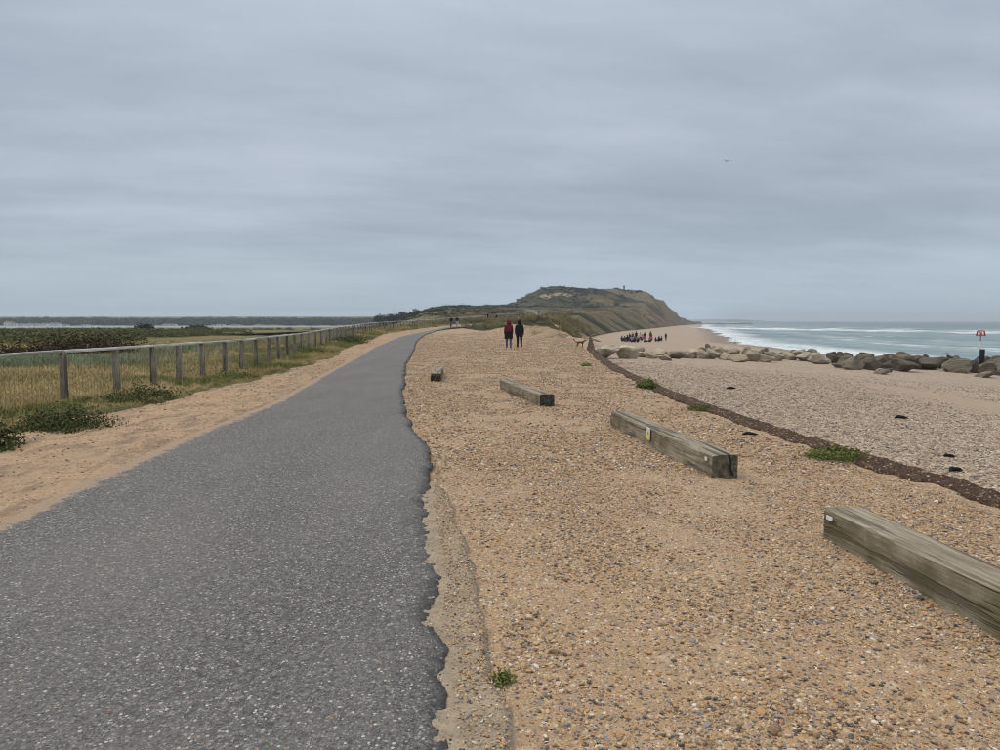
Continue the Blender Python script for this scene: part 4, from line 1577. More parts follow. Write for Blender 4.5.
shrub('round_bush', 'round dark bush on the field skyline, larger of two', (p.x, p.y, p.z), (9 * p.y / F, 6 * p.y / F, 7.0 * p.y / F), 900, .5 * p.y / 250, 'leaf_evergreen', 410)
p = on(197, 330.3)
shrub('round_bush', 'low wide dark bush on the field skyline, smaller of two', (p.x, p.y, p.z), (13 * p.y / F, 6 * p.y / F, 4.6 * p.y / F), 900, .5 * p.y / 250, 'leaf_evergreen', 411)

# small green plants on the matting and at the concrete
for i, (u, v, w, h, lab, nm) in enumerate((
        (648, 388, 24, 10, 'tallest green plant on the matting, above the cracked beam', 'beach_plant'),
        (703, 409, 26, 5, 'flat green plant on the matting right of the cracked beam', 'beach_plant'),
        (838, 457.5, 56, 11, 'wide bright green plant on the matting at the right', 'beach_plant'),
        (586, 365.6, 10, 3, 'tiny green plant at the far end of the matting', 'beach_plant'),
        (497, 686, 40, 14, 'small mossy plant in the gap beside the crumbling concrete', 'beach_plant'))):
    p = on(u, v)
    k = p.y / F
    shrub(nm, lab, (p.x, p.y + .1, p.z - .02 - (.05 if i == 4 else 0)), (w * k / 2, w * k / 2 * (.9 if i < 4 else 1.2), max(h * k * .75, .03) if i < 4 else .06), (1100, 1100, 2400, 900, 2600)[i], (.03, .02, .02, .03, .009)[i], 'leaf_green', 420 + i, 'plant')

# trees left of the headland
def tree(u0, u1, vb, vt, y, label, seed, lean=0):
    b = at((u0 + u1) / 2, vb, y)
    x0 = at(u0, vb, y).x
    x1 = at(u1, vb, y).x
    ht = at(u0, vt, y).z - b.z
    gz_ = h1(b.x, y)
    b.z = min(b.z, gz_)
    ht = at(u0, vt, y).z - b.z
    r = (x1 - x0) / 2
    r *= 1.2
    o = empty('pine_tree', b)
    tag(o, label, 'tree', 'dark trees left of the headland')
    bm = bmesh.new()
    top = Vector((lean * r, 0, ht * .62))
    add_tube(bm, [(0, 0, -.5), top * .5 + Vector((.1, 0, 0)), top], [.28, .2, .12], 7)
    r_ = random.Random(seed)
    for i in range(7):
        a = i / 7 * 6.28
        s0_ = top * r_.uniform(.5, 1)
        add_tube(bm, [s0_, s0_ + Vector((math.cos(a) * r * .4, math.sin(a) * r * .3, ht * .12)), s0_ + Vector((math.cos(a) * r * .75, math.sin(a) * r * .5, ht * .2))], [.1, .07, .03], 5)
    obj('trunk', bm_mesh('trunk', bm), 'bark', o)
    c = obj('crown', leaf_cloud(1300, (r, r * .8, ht * .40), .52, seed, 18, False, .34), 'leaf_evergreen', o)
    c.location = (lean * r, 0, ht * .64)


tree(376, 392, 322, 315.6, 430, 'leftmost low dark tree left of the headland', 501)
tree(388, 402, 322, 314.0, 425, 'second dark tree from the left below the headland', 502)
tree(397, 412, 322, 313.0, 415, 'broad dark tree left of the leaning one', 503)
tree(408, 420, 322, 311.0, 400, 'leaning windblown dark tree with a gap beside it', 504, .3)
tree(423, 440, 319, 310.5, 440, 'wide dark tree right of the leaning one', 505)
tree(440, 458, 314, 306.2, 470, 'dark tree at the left shoulder of the low ridge', 506)
tree(455, 470, 312, 305.4, 480, 'dark tree topping the low ridge', 507)

# ------------------------------------------------------------------ pebbles
def peb_src(i, mat='pebble'):
    bm = bmesh.new()
    bmesh.ops.create_icosphere(bm, subdivisions=2, radius=1.0)
    r_ = np.random.default_rng(640 + i)
    nrm = r_.normal(size=(8, 3))
    nrm /= np.linalg.norm(nrm, axis=1)[:, None]
    dist = r_.uniform(.5, .95, 8)
    for v in bm.verts:
        d_ = np.array(v.co.normalized())
        rr = 1.0
        for a, b in zip(nrm @ d_, dist):
            if a > .1:
                rr = min(rr, b / a)
        v.co = Vector(d_) * rr
    me = bm_mesh('pebble', bm, False)
    return source('pebble', me, mat)


S_peb = [peb_src(i) for i in range(7)]
S_shi = [peb_src(i, 'shingle') for i in range(7)]


def pebbles(name, label, n, y0, y1, xfun, smin, smax, mask=None, zoff=-.035, pw=2.2, kind='pebble'):
    y = y0 + (y1 - y0) * rng.uniform(0, 1, n) ** 1.15
    x = xfun(y, rng.uniform(0, 1, n))
    keep = np.ones(n, bool) if mask is None else mask(x, y)
    x, y = x[keep], y[keep]
    m = len(x)
    s0 = (smin + (smax - smin) * rng.uniform(0, 1, m) ** pw) * ip(y, [(0, 1), (10, 1), (28, 1.35), (60, 1.9)])
    S = np.stack([s0 * rng.uniform(.8, 1.5, m), s0 * rng.uniform(.7, 1.1, m), s0 * rng.uniform(.4, .75, m)], 1)
    z = zoff(x, y) + s0 * .22
    scatter(name, np.stack([x, y, z], 1), S, rots(m, .3), S_peb if kind == 'pebble' else S_shi, label, 'pebbles')


gz_gravel = lambda x, y: H(x, y) + gravel_dz(x, y)
inview = lambda x, y: np.abs(x) < y * .80 + 1.2
gm = lambda x, y: (x > np.where(y < 9, np.maximum(ip(y, CR), pr_edge(y)) + .02, pr_edge(y) + .05)) & inview(x, y) & (fbm(x / .7, y / .7, 3, 701) + rng.normal(0, .12, len(x)) > -.06)
gx = lambda y, r: pr_edge(y) + (ip(y, SL) - .25 - pr_edge(y)) * r
pebbles('gravel_pebbles_near', 'small mixed flint pebbles strewn over the near gravel bank', 150000, 1.6, 9, gx, .003, .0145, gm, gz_gravel, 2.8)
gm2 = lambda x, y: gm(x, y) & (rng.uniform(0, 1, len(x)) > .85 * ss(y, 14, 74))
pebbles('gravel_pebbles_far', 'coarser flint pebbles over the gravel bank further on', 260000, 8, 74, gx, .007, .024, gm2, gz_gravel, 1.8)
pebbles('large_pebbles', 'larger loose pebbles standing out on the gravel bank', 900, 1.8, 12, gx, .016, .030, gm, gz_gravel, 2.0)
bz = lambda x, y: H(x, y) + (fbm(x / 1.6, y / 2.4, 3, 71) * .12 + fbm(x / .25, y / .25, 3, 72) * .03 * (1 - ss(y, 15, 40))) * ss(x - ip(y, SL), .1, .8) - .10 * (1 - ss(x - ip(y, SL), -.1, .25)) * (y < 60)
pebbles('beach_pebbles', 'grey and cream shingle on the beach right of the matting', 150000, 5, 46, lambda y, r: ip(y, SL) + .15 + r ** 1.3 * (y * .8 + 3), .008, .026, lambda x, y: inview(x, y) & (rng.uniform(0, 1, len(x)) > ss(y, 14, 44)) & (rng.uniform(0, 1, len(x)) > hollow(x, y) * 1.1), bz, 1.8, 'shingle')
pebbles('verge_pebbles', 'sparse stones on the sand verge beside the path', 5000, 4, 30, lambda y, r: veg(y) + (ip(y, PL) - veg(y)) * r, .005, .020, None, lambda x, y: H(x, y) + verge_dz(x, y), 2.5)
gp = lambda x, y: H(x, y) + .014 + fbm(x / .35, y / .5, 3, 52) * .035 + fbm(x / .09, y / .09, 4, 53, .65) * .034
pebbles('foundation_pebbles', 'stones set in the crumbling concrete strip', 9000, 1.4, 8.2, lambda y, r: ip(y, PR) + .06 + r * np.maximum(ip(y, CR) - ip(y, PR) - .12, .01), .002, .011, None, gp, 4.0)

# driftwood and seaweed bits
def drift(u, v, w, name, label, mat, seed, thick=.02):
    p = on(u, v)
    k = p.y / F
    L_ = w * k
    r_ = random.Random(seed)
    bm = bmesh.new()
    a = r_.uniform(-.4, .4)
    add_tube(bm, [(-L_ / 2, -.03, thick * .6), (-L_ * .2, .02, thick * 1.1), (L_ * .15, -.02, thick), (L_ / 2, .03, thick * .5)], [thick * .35, thick, thick * .9, thick * .3], 7)
    add_tube(bm, [(0, 0, thick), (L_ * .15, -L_ * .16, thick * 1.4), (L_ * .3, -L_ * .2, thick * .5)], [thick * .6, thick * .5, thick * .2], 6)
    pz = float(bz(np.array([p.x]), np.array([p.y]))[0]) if p.x > float(ip(p.y, SL)) else float(gz_gravel(np.array([p.x]), np.array([p.y]))[0])
    o = obj(name, bm_mesh(name, bm, True), mat, None, (p.x, p.y, pz + .004))
    o.rotation_euler = (0, 0, a)
    return tag(o, label, 'debris')


drift(750, 434.5, 15, 'seaweed', 'dark strand of seaweed on gravel right of the cracked beam', 'seaweed', 1, .025)
drift(955, 472, 19, 'seaweed', 'lower of two dark seaweed strands on the shingle', 'seaweed', 2, .03)
drift(949, 460, 13, 'seaweed', 'upper of two dark seaweed strands on the shingle', 'seaweed', 3, .025)
drift(901, 419, 13, 'seaweed', 'dark seaweed clump far out on the shingle', 'seaweed', 4, .04)
drift(731, 389.5, 11, 'seaweed', 'small dark seaweed clump on shingle beyond the matting', 'seaweed', 5, .04)
drift(909, 586.5, 14, 'driftwood_stick', 'short pale driftwood stick beside the nearest beam', 'driftwood', 6, .006)

# ------------------------------------------------------------------ people
def skinned(name, verts, edges, root=0, sub=1):
    """verts: {key: (pos, (rx, ry))}; returns an evaluated mesh"""
    keys = list(verts)
    me = bpy.data.meshes.new(name)
    me.from_pydata([verts[k][0] for k in keys], [(keys.index(a), keys.index(b)) for a, b in edges], [])
    o = bpy.data.objects.new(name, me)
    COL.objects.link(o)
    o.modifiers.new('skin', 'SKIN')
    for i, k in enumerate(keys):
        me.skin_vertices[0].data[i].radius = verts[k][1]
        me.skin_vertices[0].data[i].use_root = (i == root)
    sm = o.modifiers.new('sub', 'SUBSURF')
    sm.levels = sm.render_levels = sub
    dg = bpy.context.evaluated_depsgraph_get()
    dg.update()
    out = bpy.data.meshes.new_from_object(o.evaluated_get(dg), depsgraph=dg)
    bpy.data.objects.remove(o)
    bpy.data.meshes.remove(me)
    out.polygons.foreach_set('use_smooth', np.ones(len(out.polygons), bool))
    return out


def body(pose, bulk=1.0):
    J = {}
    def j(k, p, r, ry=None):
        J[k] = (p, (r, ry or r))
    if pose == 'walk':
        j('pel', (0, 0, .93), .135 * bulk, .105 * bulk); j('waist', (0, -.01, 1.10), .13 * bulk, .10 * bulk); j('chest', (0, -.01, 1.30), .155 * bulk, .11 * bulk); j('neck', (0, .01, 1.48), .055)
        j('hd1', (0, .015, 1.58), .082, .09); j('hd2', (0, .02, 1.70), .07, .08)
        for s_, sw in ((-1, 1), (1, -1)):
            j('sh%d' % s_, (s_ * .185, -.01, 1.41), .068 * bulk); j('el%d' % s_, (s_ * .245, -.06 * sw - .02, 1.14), .052 * bulk); j('wr%d' % s_, (s_ * .25, .06 * -sw + .08, .92), .036); j('ha%d' % s_, (s_ * .245, .10 - .06 * sw, .83), .034, .045)
            j('hi%d' % s_, (s_ * .10, 0, .86), .095, .10); j('kn%d' % s_, (s_ * .105, .13 * sw + .03, .49), .078); j('an%d' % s_, (s_ * .10, .17 * sw - .06, .10), .058); j('to%d' % s_, (s_ * .11, .17 * sw + .08, .05), .052, .042)
    elif pose == 'stand':
        j('pel', (0, 0, .93), .135 * bulk, .105 * bulk); j('waist', (0, 0, 1.10), .13 * bulk, .10 * bulk); j('chest', (0, 0, 1.30), .155 * bulk, .11 * bulk); j('neck', (0, .01, 1.48), .055)
        j('hd1', (0, .015, 1.58), .082, .09); j('hd2', (0, .02, 1.70), .07, .08)
        for s_ in (-1, 1):
            j('sh%d' % s_, (s_ * .185, 0, 1.41), .068 * bulk); j('el%d' % s_, (s_ * .24, -.02, 1.14), .052 * bulk); j('wr%d' % s_, (s_ * .24, .05, .92), .036); j('ha%d' % s_, (s_ * .235, .08, .83), .034, .045)
            j('hi%d' % s_, (s_ * .10, 0, .86), .095, .10); j('kn%d' % s_, (s_ * .11, .02, .49), .078); j('an%d' % s_, (s_ * .115, -.02, .10), .058); j('to%d' % s_, (s_ * .13, .12, .05), .052, .042)
    else:
        j('pel', (0, 0, .13), .15 * bulk, .13 * bulk); j('waist', (0, -.02, .30), .135 * bulk, .105 * bulk); j('chest', (0, .01, .50), .155 * bulk, .115 * bulk); j('neck', (0, .05, .67), .055)
        j('hd1', (0, .07, .77), .082, .09); j('hd2', (0, .085, .88), .07, .08)
        for s_ in (-1, 1):
            j('sh%d' % s_, (s_ * .185, .01, .60), .068 * bulk); j('el%d' % s_, (s_ * .25, .16, .40), .052 * bulk); j('wr%d' % s_, (s_ * .14, .36, .44), .036); j('ha%d' % s_, (s_ * .09, .42, .45), .034, .04)
            j('hi%d' % s_, (s_ * .11, .06, .12), .095, .10); j('kn%d' % s_, (s_ * .14, .44, .42), .064); j('an%d' % s_, (s_ * .12, .62, .09), .045); j('to%d' % s_, (s_ * .13, .75, .05), .042, .036)
    E = [('pel', 'waist'), ('waist', 'chest'), ('chest', 'neck'), ('neck', 'hd1'), ('hd1', 'hd2')]
    for s_ in (-1, 1):
        E += [('chest', 'sh%d' % s_), ('sh%d' % s_, 'el%d' % s_), ('el%d' % s_, 'wr%d' % s_), ('wr%d' % s_, 'ha%d' % s_), ('pel', 'hi%d' % s_), ('hi%d' % s_, 'kn%d' % s_), ('kn%d' % s_, 'an%d' % s_), ('an%d' % s_, 'to%d' % s_)]
    me = skinned('body', J, E)
    # slot of each face from its nearest bone: 0 top, 1 legs, 2 shoes, 3 skin, 4 head covering
    slot = []
    for a, b in E:
        if b.startswith('hd') or a.startswith('hd'):
            slot.append(4)
        elif b == 'neck':
            slot.append(0)
        elif b.startswith('ha'):
            slot.append(3)
        elif b.startswith(('kn', 'an')):
            slot.append(1)
        elif b.startswith('to'):
            slot.append(2)
        elif b.startswith('hi'):
            slot.append(1)
        else:
            slot.append(0)
    A = np.array([J[a][0] for a, b in E]); B = np.array([J[b][0] for a, b in E])
    ks = []
    for p in me.polygons:
        c = np.array(p.center)
        t_ = np.clip(((c - A) * (B - A)).sum(1) / ((B - A) ** 2).sum(1), 0, 1)
        k = slot[int(np.argmin(np.linalg.norm(c - (A + (B - A) * t_[:, None]), axis=1)))]
        if k == 4 and p.normal.y > .35 and abs(p.normal.x) < .75 and p.normal.z < .6:
            k = 3
        ks.append(k)
    at_ = me.attributes.new('body_slot', 'INT', 'FACE')
    at_.data.foreach_set('value', np.array(ks, np.int32))
    return me, J


BODY_IX = {}
BODY = {(ps, bk): body(ps, bk)[0] for ps, bk in (('walk', 1.0), ('walk', 1.25), ('stand', 1.15), ('sit', 1.15))}


for q_, m_ in BODY.items():
    ix = np.zeros(len(m_.polygons), np.int32)
    m_.attributes['body_slot'].data.foreach_get('value', ix)
    BODY_IX[q_] = ix
    m_.attributes.remove(m_.attributes['body_slot'])
    m_.materials.clear()


def coat_mesh(z0, z1, r0, r1, bulge=0):
    n = 16
    V, Fc = [], []
    ks = 6
    for i in range(ks + 1):
        t_ = i / ks
        z = z0 + (z1 - z0) * t_
        r = r0 + (r1 - r0) * t_ + bulge * math.sin(t_ * math.pi)
        for a in range(n):
            V.append((r * math.cos(a / n * 6.2832) * (1 + .05 * math.sin(a * 2.1)), r * .74 * math.sin(a / n * 6.2832), z + .015 * math.sin(a * 1.7)))
    for i in range(ks):
        for a in range(n):
            Fc.append((i * n + a, i * n + (a + 1) % n, (i + 1) * n + (a + 1) % n, (i + 1) * n + a))
    Fc.append(tuple(range(ks * n, ks * n + n)))
    me = bpy.data.meshes.new('coat_skirt')
    me.from_pydata(V, [], Fc)
    me.polygons.foreach_set('use_smooth', np.ones(len(Fc), bool))
    return me


def hood_mesh(z=1.62, y=0.0, s=1.0):
    bm = bmesh.new()
    bmesh.ops.create_uvsphere(bm, u_segments=14, v_segments=9, radius=1)
    for v in bm.verts:
        c = v.co
        k = 1.0 if c.z > -.2 else 1.0 + (-.2 - c.z) * .35
        v.co = Vector((c.x * .118 * k * s, c.y * .128 * k * s + y - .01, c.z * .15 * s + z))
    bmesh.ops.delete(bm, geom=[f for f in bm.faces if f.calc_center_median().y > y + .085 * s and f.calc_center_median().z < z + .10 * s], context='FACES')
    return bm_mesh('hood', bm, True)


def hair_mesh(z, y):
    bm = bmesh.new()
    bmesh.ops.create_uvsphere(bm, u_segments=12, v_segments=8, radius=1)
    for v in bm.verts:
        v.co = Vector((v.co.x * .092, v.co.y * .105 + y - .012, v.co.z * .115 + z))
    bmesh.ops.delete(bm, geom=[f for f in bm.faces if f.calc_center_median().y > y + .03 and f.calc_center_median().z < z + .05 or f.calc_center_median().z < z - .08], context='FACES')
    return bm_mesh('hair', bm, True)


HAIR = {'walk': hair_mesh(1.65, .02), 'stand': hair_mesh(1.65, .02), 'sit': hair_mesh(.83, .08)}


def person(u, v, label, pose, top, legs, head, heading=0, h=1.7, shoes='cloth_black', bulk=None, group=None, hair=True, y=None, hang=0):
    p = hit(u, v) if y is None else None
    if y is not None:
        d_ = ray(u, v)
        p = Vector((d_[0] * y, y, 0))
    k = [q for q in BODY if q[0] == pose and (bulk is None or q[1] == bulk)][0]
    z = h1(p.x, p.y) + hang
    o = empty('person', (p.x, p.y, z), heading)
    tag(o, label, 'person', group)
    sc_ = h / 1.74
    o.scale = (sc_, sc_, sc_)
    me = BODY[k].copy()
    for m in (top, legs, shoes, 'skin', head):
        me.materials.append(MATS[m])
    me.polygons.foreach_set('material_index', BODY_IX[k])
    me.update()
    obj('body', me, None, o)
    if hair:
        hm = HAIR[pose].copy()
        obj('hair', hm, head, o)
    return o


# the couple on the gravel, backs to the camera
A = person(508.6, 348.6, 'person in maroon hooded jacket and jeans walking away on the gravel', 'walk', 'cloth_maroon', 'denim', 'cloth_maroon', .12, 1.66, 'denim', 1.25, 'couple walking on the gravel', hair=False)
me = hood_mesh(1.625, .0, 1.08); obj('hood', me, 'cloth_maroon', A)
obj('tied_coat', coat_mesh(.62, 1.14, .265, .205, .02), 'cloth_black', A)
me = coat_mesh(1.10, 1.46, .215, .12, .035); obj('jacket', me, 'cloth_maroon', A)
B_ = person(519.4, 348.8, 'person in black hooded coat and black trousers walking away on the gravel', 'stand', 'cloth_black', 'cloth_black', 'cloth_black', -.1, 1.68, 'shoe_white', None, 'couple walking on the gravel', hair=False)
me = hood_mesh(1.625, .0, 1.12); obj('hood', me, 'cloth_black', B_)
obj('coat', coat_mesh(.74, 1.46, .23, .14, .035), 'cloth_black', B_)

# pair on the path
person(451.4, 328.4, 'person in black top and dark shorts, left of the pair on the far path', 'walk', 'cloth_black', 'cloth_grey', 'hair_dark', 3.1, 1.74, group='walkers on the far path')
person(457.2, 328.2, 'person in dark coat and pale trousers, right of the pair on the far path', 'walk', 'cloth_navy', 'cloth_pale', 'hair_dark', 3.2, 1.78, group='walkers on the far path')
# walkers on the heath
person(488, 322.6, 'lone dark walker furthest left on the heath behind the gravel', 'stand', 'cloth_black', 'cloth_navy', 'hair_dark', .3, 1.75, y=190)
person(496.6, 323.4, 'dark walker on the heath left of the white topped one', 'stand', 'cloth_black', 'cloth_black', 'hair_dark', .3, 1.72, y=185)
person(503.8, 323.6, 'walker in white top on the heath above the couple', 'sit', 'cloth_pale', 'cloth_navy', 'hair_dark', 2.0, 1.7, y=180)
person(521.0, 322.8, 'walker in pale jacket on the heath beside a dark clad one', 'stand', 'cloth_pale', 'cloth_grey', 'hair_fair', .2, 1.6, y=165)
person(523.4, 322.6, 'dark clad walker beside the pale jacketed one on the heath', 'stand', 'cloth_black', 'cloth_black', 'hair_dark', -.3, 1.75, y=162)
person(527.6, 320.6, 'grey clad walker just right of the dark clad one', 'stand', 'cloth_grey', 'cloth_grey', 'hair_dark', -.3, 1.7, y=200)
person(538.8, 316.0, 'dark walker on the pale track up the hill', 'walk', 'cloth_black', 'cloth_navy', 'hair_dark', .2, 1.8, hang=.34, y=262)
person(473.5, 314.8, 'tiny reddish walker on the slope below the ridge', 'stand', 'cloth_red', 'cloth_grey', 'hair_dark', .2, 1.75)
for i, u in enumerate((556.5, 560.5, 565)):
    person(u, 288.6, ('leftmost', 'middle', 'rightmost')[i] + ' of three tiny figures on the headland summit', 'stand', ('cloth_red', 'cloth_black', 'cloth_navy')[i], 'cloth_grey', 'hair_dark', 0, 1.75, y=715, group='figures on the summit')

# group on the beach
G = 'group gathered on the beach'
def gp_(u, v, label, pose, top, legs, hd='hair_dark', head_=0.0, h=1.7):
    person(u, v, label, pose, top, legs, hd, head_, h * (1.12 if pose == 'stand' else 1.3), group=G)


gp_(621.6, 341.6, 'seated dark figure at the left end of the beach group', 'sit', 'cloth_black', 'cloth_black', head_=-1.2)
gp_(624.4, 341.7, 'second seated dark figure from the left of the beach group', 'sit', 'cloth_navy', 'cloth_black', head_=-.9)
gp_(627.6, 342.0, 'third dark figure from the left of the beach group, sitting upright', 'sit', 'cloth_black', 'cloth_grey', head_=.4, h=2.1)
gp_(629.6, 341.0, 'dark figure standing behind the sitters at the left of the group', 'stand', 'cloth_black', 'cloth_black', head_=.4, h=1.45)
gp_(631.8, 342.2, 'figure in lilac and grey seated near the left middle of the group', 'sit', 'cloth_lilac', 'cloth_black', head_=.1, h=2.0)
gp_(632.6, 340.8, 'standing figure in pale grey near the left middle of the group', 'stand', 'cloth_grey', 'cloth_navy', head_=.1, h=1.6)
gp_(634.6, 342.4, 'seated figure in black before the tall dark one', 'sit', 'cloth_black', 'cloth_black', head_=2.0)
gp_(636.0, 341.0, 'tall dark standing figure in the thick of the group', 'stand', 'cloth_black', 'cloth_black', head_=.3, h=1.85)
gp_(638.0, 342.4, 'seated navy figure at the front of the group', 'sit', 'cloth_navy', 'cloth_black', head_=2.4)
gp_(640.2, 341.4, 'standing figure in pale jacket within the group', 'stand', 'cloth_pale', 'cloth_black', head_=-.3, h=1.65)
gp_(642.8, 340.6, 'small figure in bright pink within the group', 'sit', 'cloth_pink', 'cloth_black', head_=1.1, h=2.0)
gp_(644.6, 341.0, 'slim dark standing figure just right of the pink one', 'stand', 'cloth_black', 'cloth_grey', head_=.2, h=1.75)
gp_(650.6, 340.4, 'tall standing figure in green coat within the group', 'stand', 'cloth_green', 'cloth_black', head_=.2, h=1.9)
gp_(652.2, 341.0, 'figure in pink beside the tall green one', 'sit', 'cloth_pink', 'cloth_black', head_=1.2, h=2.0)
gp_(655.4, 341.8, 'reclining dark figure right of the green one', 'sit', 'cloth_black', 'cloth_navy', head_=-1.3, h=1.5)
gp_(658.8, 341.4, 'seated dark figure towards the right of the group', 'sit', 'cloth_black', 'cloth_black', head_=-1.0, h=1.9)
gp_(661.8, 340.8, 'last seated figure at the right of the group', 'sit', 'cloth_black', 'cloth_grey', head_=1.0, h=1.6)
gp_(665.8, 340.6, 'lone dark figure standing right of the beach group', 'stand', 'cloth_black', 'cloth_black', head_=.3, h=1.65)


def bag(u, v, label, mat, w=.5):
    p = on(u, v)
    o = empty('rucksack', p)
    tag(o, label, 'bag', 'bags lying by the beach group')
    bm = bmesh.new()
    add_box(bm, (0, 0, .2), (w, w * .6, .44), None, .08)
    obj('pack', bm_mesh('pack', bm, True), mat, o)
    bm = bmesh.new()
    add_box(bm, (0, -w * .36, .14), (w * .7, .12, .2), None, .03)
    obj('pocket', bm_mesh('pocket', bm, True), mat, o)


bag(645.6, 342.2, 'black rucksack lying before the slim standing figure', 'cloth_black', .8)
bag(648.2, 341.4, 'yellow bag on the sand in the beach group', 'cloth_yellow', .6)
bag(649.6, 342.0, 'dark red bag beside the yellow one', 'cloth_black', .6)

person(735.3, 343.6, 'small figure in pink top alone at the water edge', 'stand', 'cloth_pink', 'cloth_black', 'hair_dark', 1.0, 1.15)

# ------------------------------------------------------------------ dog
def dog_mesh():
    J, E = {}, []
    def j(k, p, r, ry=None):
        J[k] = (p, (r, ry or r))
    j('rump', (0, -.30, .50), .085, .10); j('belly', (0, -.08, .50), .09, .10); j('chest', (0, .17, .49), .105, .13); j('neck', (0, .32, .60), .07, .08)
    j('head', (0, .43, .70), .068, .07); j('muz', (0, .55, .67), .035, .032); j('tip', (0, .60, .66), .026)
    j('t1', (0, -.42, .53), .032); j('t2', (0, -.55, .60), .035); j('t3', (0, -.66, .68), .022)
    for s_, o1, o2 in ((-1, .07, -.06), (1, -.06, .07)):
        j('sh%d' % s_, (s_ * .08, .19, .40), .052); j('wr%d' % s_, (s_ * .08, .18 + o1 * .6, .20), .03); j('fp%d' % s_, (s_ * .08, .20 + o1, .03), .03, .025)
        j('kn%d' % s_, (s_ * .085, -.24, .36), .06); j('hk%d' % s_, (s_ * .085, -.37 + o2 * .5, .20), .03); j('hp%d' % s_, (s_ * .085, -.32 + o2, .03), .03, .025)
        j('ear%d' % s_, (s_ * .075, .41, .72), .025, .02); j('el%d' % s_, (s_ * .098, .415, .63), .026, .012)
        E += [('chest', 'sh%d' % s_), ('sh%d' % s_, 'wr%d' % s_), ('wr%d' % s_, 'fp%d' % s_), ('rump', 'kn%d' % s_), ('kn%d' % s_, 'hk%d' % s_), ('hk%d' % s_, 'hp%d' % s_), ('head', 'ear%d' % s_), ('ear%d' % s_, 'el%d' % s_)]
    E = [('belly', 'rump'), ('belly', 'chest'), ('chest', 'neck'), ('neck', 'head'), ('head', 'muz'), ('muz', 'tip'), ('rump', 't1'), ('t1', 't2'), ('t2', 't3')] + E
    return skinned('dog', J, E, 1)


p = on(580.6, 347.0)
o = obj('dog', dog_mesh(), 'dog_coat', None, (p.x, p.y, p.z - .03))
o.rotation_euler = (0, 0, math.radians(-82))
o.scale = (.66, .66, .66)
tag(o, 'russet brown dog trotting beside the end of the matting', 'dog')
p = on(574.0, 339.9)
bm = bmesh.new()
bmesh.ops.create_uvsphere(bm, u_segments=14, v_segments=10, radius=.08)
for v in bm.verts:
    v.co.z = v.co.z * .92 + .02 * math.cos(v.co.x * 20)
tag(obj('ball', bm_mesh('ball', bm, True), 'ball_orange', None, (p.x, p.y, p.z + .07)), 'small orange ball on the gravel left of the dog', 'ball')

# ------------------------------------------------------------------ houses across the harbour
def house(u, vb, w, h, wall, roof, label, y=868):
    b = at(u, vb, y)
    k = y / F
    zb_ = float(-5.2 + 6.0 * ss(y, 835, 1100) + fbm(np.array([b.x]) / 220, np.array([y]) / 260, 4, 91)[0] * 7 * ss(y, 850, 1200))
    top = at(u, vb - h, y).z
    o = empty('house', (b.x, y, zb_))
    tag(o, label, 'house', 'houses across the harbour')
    W_, D_, Hh = w * k, 8.0, (top - zb_)
    bm = bmesh.new()
    add_box(bm, (0, 0, Hh * .36 - .5), (W_, D_, Hh * .72 + 1))
    obj('wall', bm_mesh('wall', bm), wall, o)
    bm = bmesh.new()
    z0, z1 = Hh * .72, Hh
    a = [bm.verts.new(q) for q in ((-W_ / 2 - .3, -D_ / 2 - .4, z0), (W_ / 2 + .3, -D_ / 2 - .4, z0), (W_ / 2 + .3, D_ / 2 + .4, z0), (-W_ / 2 - .3, D_ / 2 + .4, z0), (-W_ / 2 + .2, 0, z1), (W_ / 2 - .2, 0, z1))]
    for f in ((0, 1, 5, 4), (2, 3, 4, 5), (1, 2, 5), (3, 0, 4), (3, 2, 1, 0)):
        bm.faces.new([a[i] for i in f])
    obj('roof', bm_mesh('roof', bm), roof, o)
    nwin = max(2, int(W_ / 3))
    for i in range(nwin):
        bm = bmesh.new()
        add_box(bm, (0, 0, 0), (1.1, .1, 1.2))
        obj('window', bm_mesh('window', bm), 'window_glass', o, (-W_ / 2 + (i + .5) * W_ / nwin, -D_ / 2 - .03, Hh * .35))


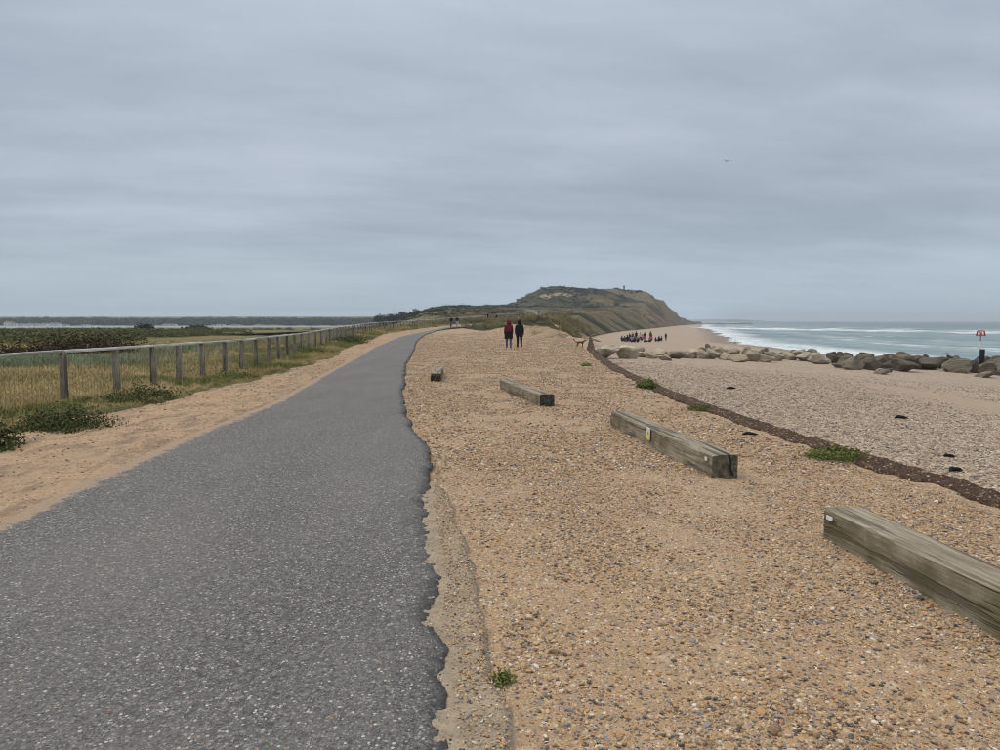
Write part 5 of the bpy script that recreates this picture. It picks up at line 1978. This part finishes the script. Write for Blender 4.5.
HS = [(9.5, 7, 5.5, 1, 0, 'large pale house at the left end of the far shore'), (16, 5, 3.5, 0, 1, 'low white house right of the large pale one'), (23, 6, 3.2, 1, 1, 'low cream house on the far shore'), (31, 5, 3.6, 0, 0, 'white house left of the cluster middle'),
      (38, 5, 3.4, 1, 1, 'cream house in the middle of the far shore cluster'), (45.5, 5, 3.8, 0, 0, 'white house with reddish roof in the far cluster'), (53, 3.6, 4.0, 0, 1, 'left of two bright white gabled houses'), (58, 3.6, 4.0, 0, 1, 'right of two bright white gabled houses'),
      (66, 5, 2.6, 1, 0, 'low cream house right of the white pair'), (86, 6, 2.4, 1, 1, 'lone low house further right on the far shore'), (167, 6, 3.0, 1, 0, 'pale house between the two round bushes'), (174, 5, 2.8, 0, 0, 'white house between the two round bushes'),
      (221, 7, 2.6, 0, 1, 'low white house right of the wide bush'), (236, 6, 2.4, 1, 1, 'low pale house near the fence bend')]
for u, w, h, a, r, lab in HS:
    house(u, 326.6, w, h, ('house_white', 'house_cream')[a], ('roof_tile', 'roof_slate')[r], lab)

# gull over the sea
g = at(727, 161, 60)
bm = bmesh.new()
for s_ in (-1, 1):
    q = [bm.verts.new(v_) for v_ in ((0, -.07, 0), (s_ * .22, -.05, .07), (s_ * .5, .0, .02), (s_ * .22, .06, .06), (0, .08, 0))]
    bm.faces.new(q if s_ > 0 else q[::-1])
add_tube(bm, [(0, -.2, 0), (0, -.08, 0), (0, .1, 0), (0, .2, .01)], [.015, .05, .05, .02], 8)
tag(obj('gull', bm_mesh('gull', bm), 'gull', None, g), 'tiny gull high in the grey sky', 'bird')
# buoy
b = at(833, 322.0, 1800)
bm = bmesh.new()
add_tube(bm, [(0, 0, -1), (0, 0, 1.0), (0, 0, 1.2), (0, 0, 3.6)], [1.1, 1.1, .5, .25], 10)
tag(obj('buoy', bm_mesh('buoy', bm, True), 'pile_dark', None, (b.x, 1800, SEA)), 'tiny dark buoy near the sea horizon', 'buoy')

# ------------------------------------------------------------------ haze
bm = bmesh.new()
add_box(bm, (0, 3000, 22), (16000, 12000, 76))
hz = obj('haze', bm_mesh('haze', bm))
hm = bpy.data.materials.new('haze')
hm.use_nodes = True
nt = NT(hm.node_tree)
nt.n.remove(nt.n['Principled BSDF'])
pv = nt.new('ShaderNodeVolumePrincipled')
pv.inputs['Color'].default_value = (.80, .88, .96, 1)
pv.inputs['Density'].default_value = .00024
pv.inputs['Anisotropy'].default_value = 0.0
hm.node_tree.links.new(pv.outputs[0], nt.n['Material Output'].inputs['Volume'])
hz.data.materials.append(hm)
tag(hz, 'thin sea haze over the whole view', 'haze', kind='stuff')
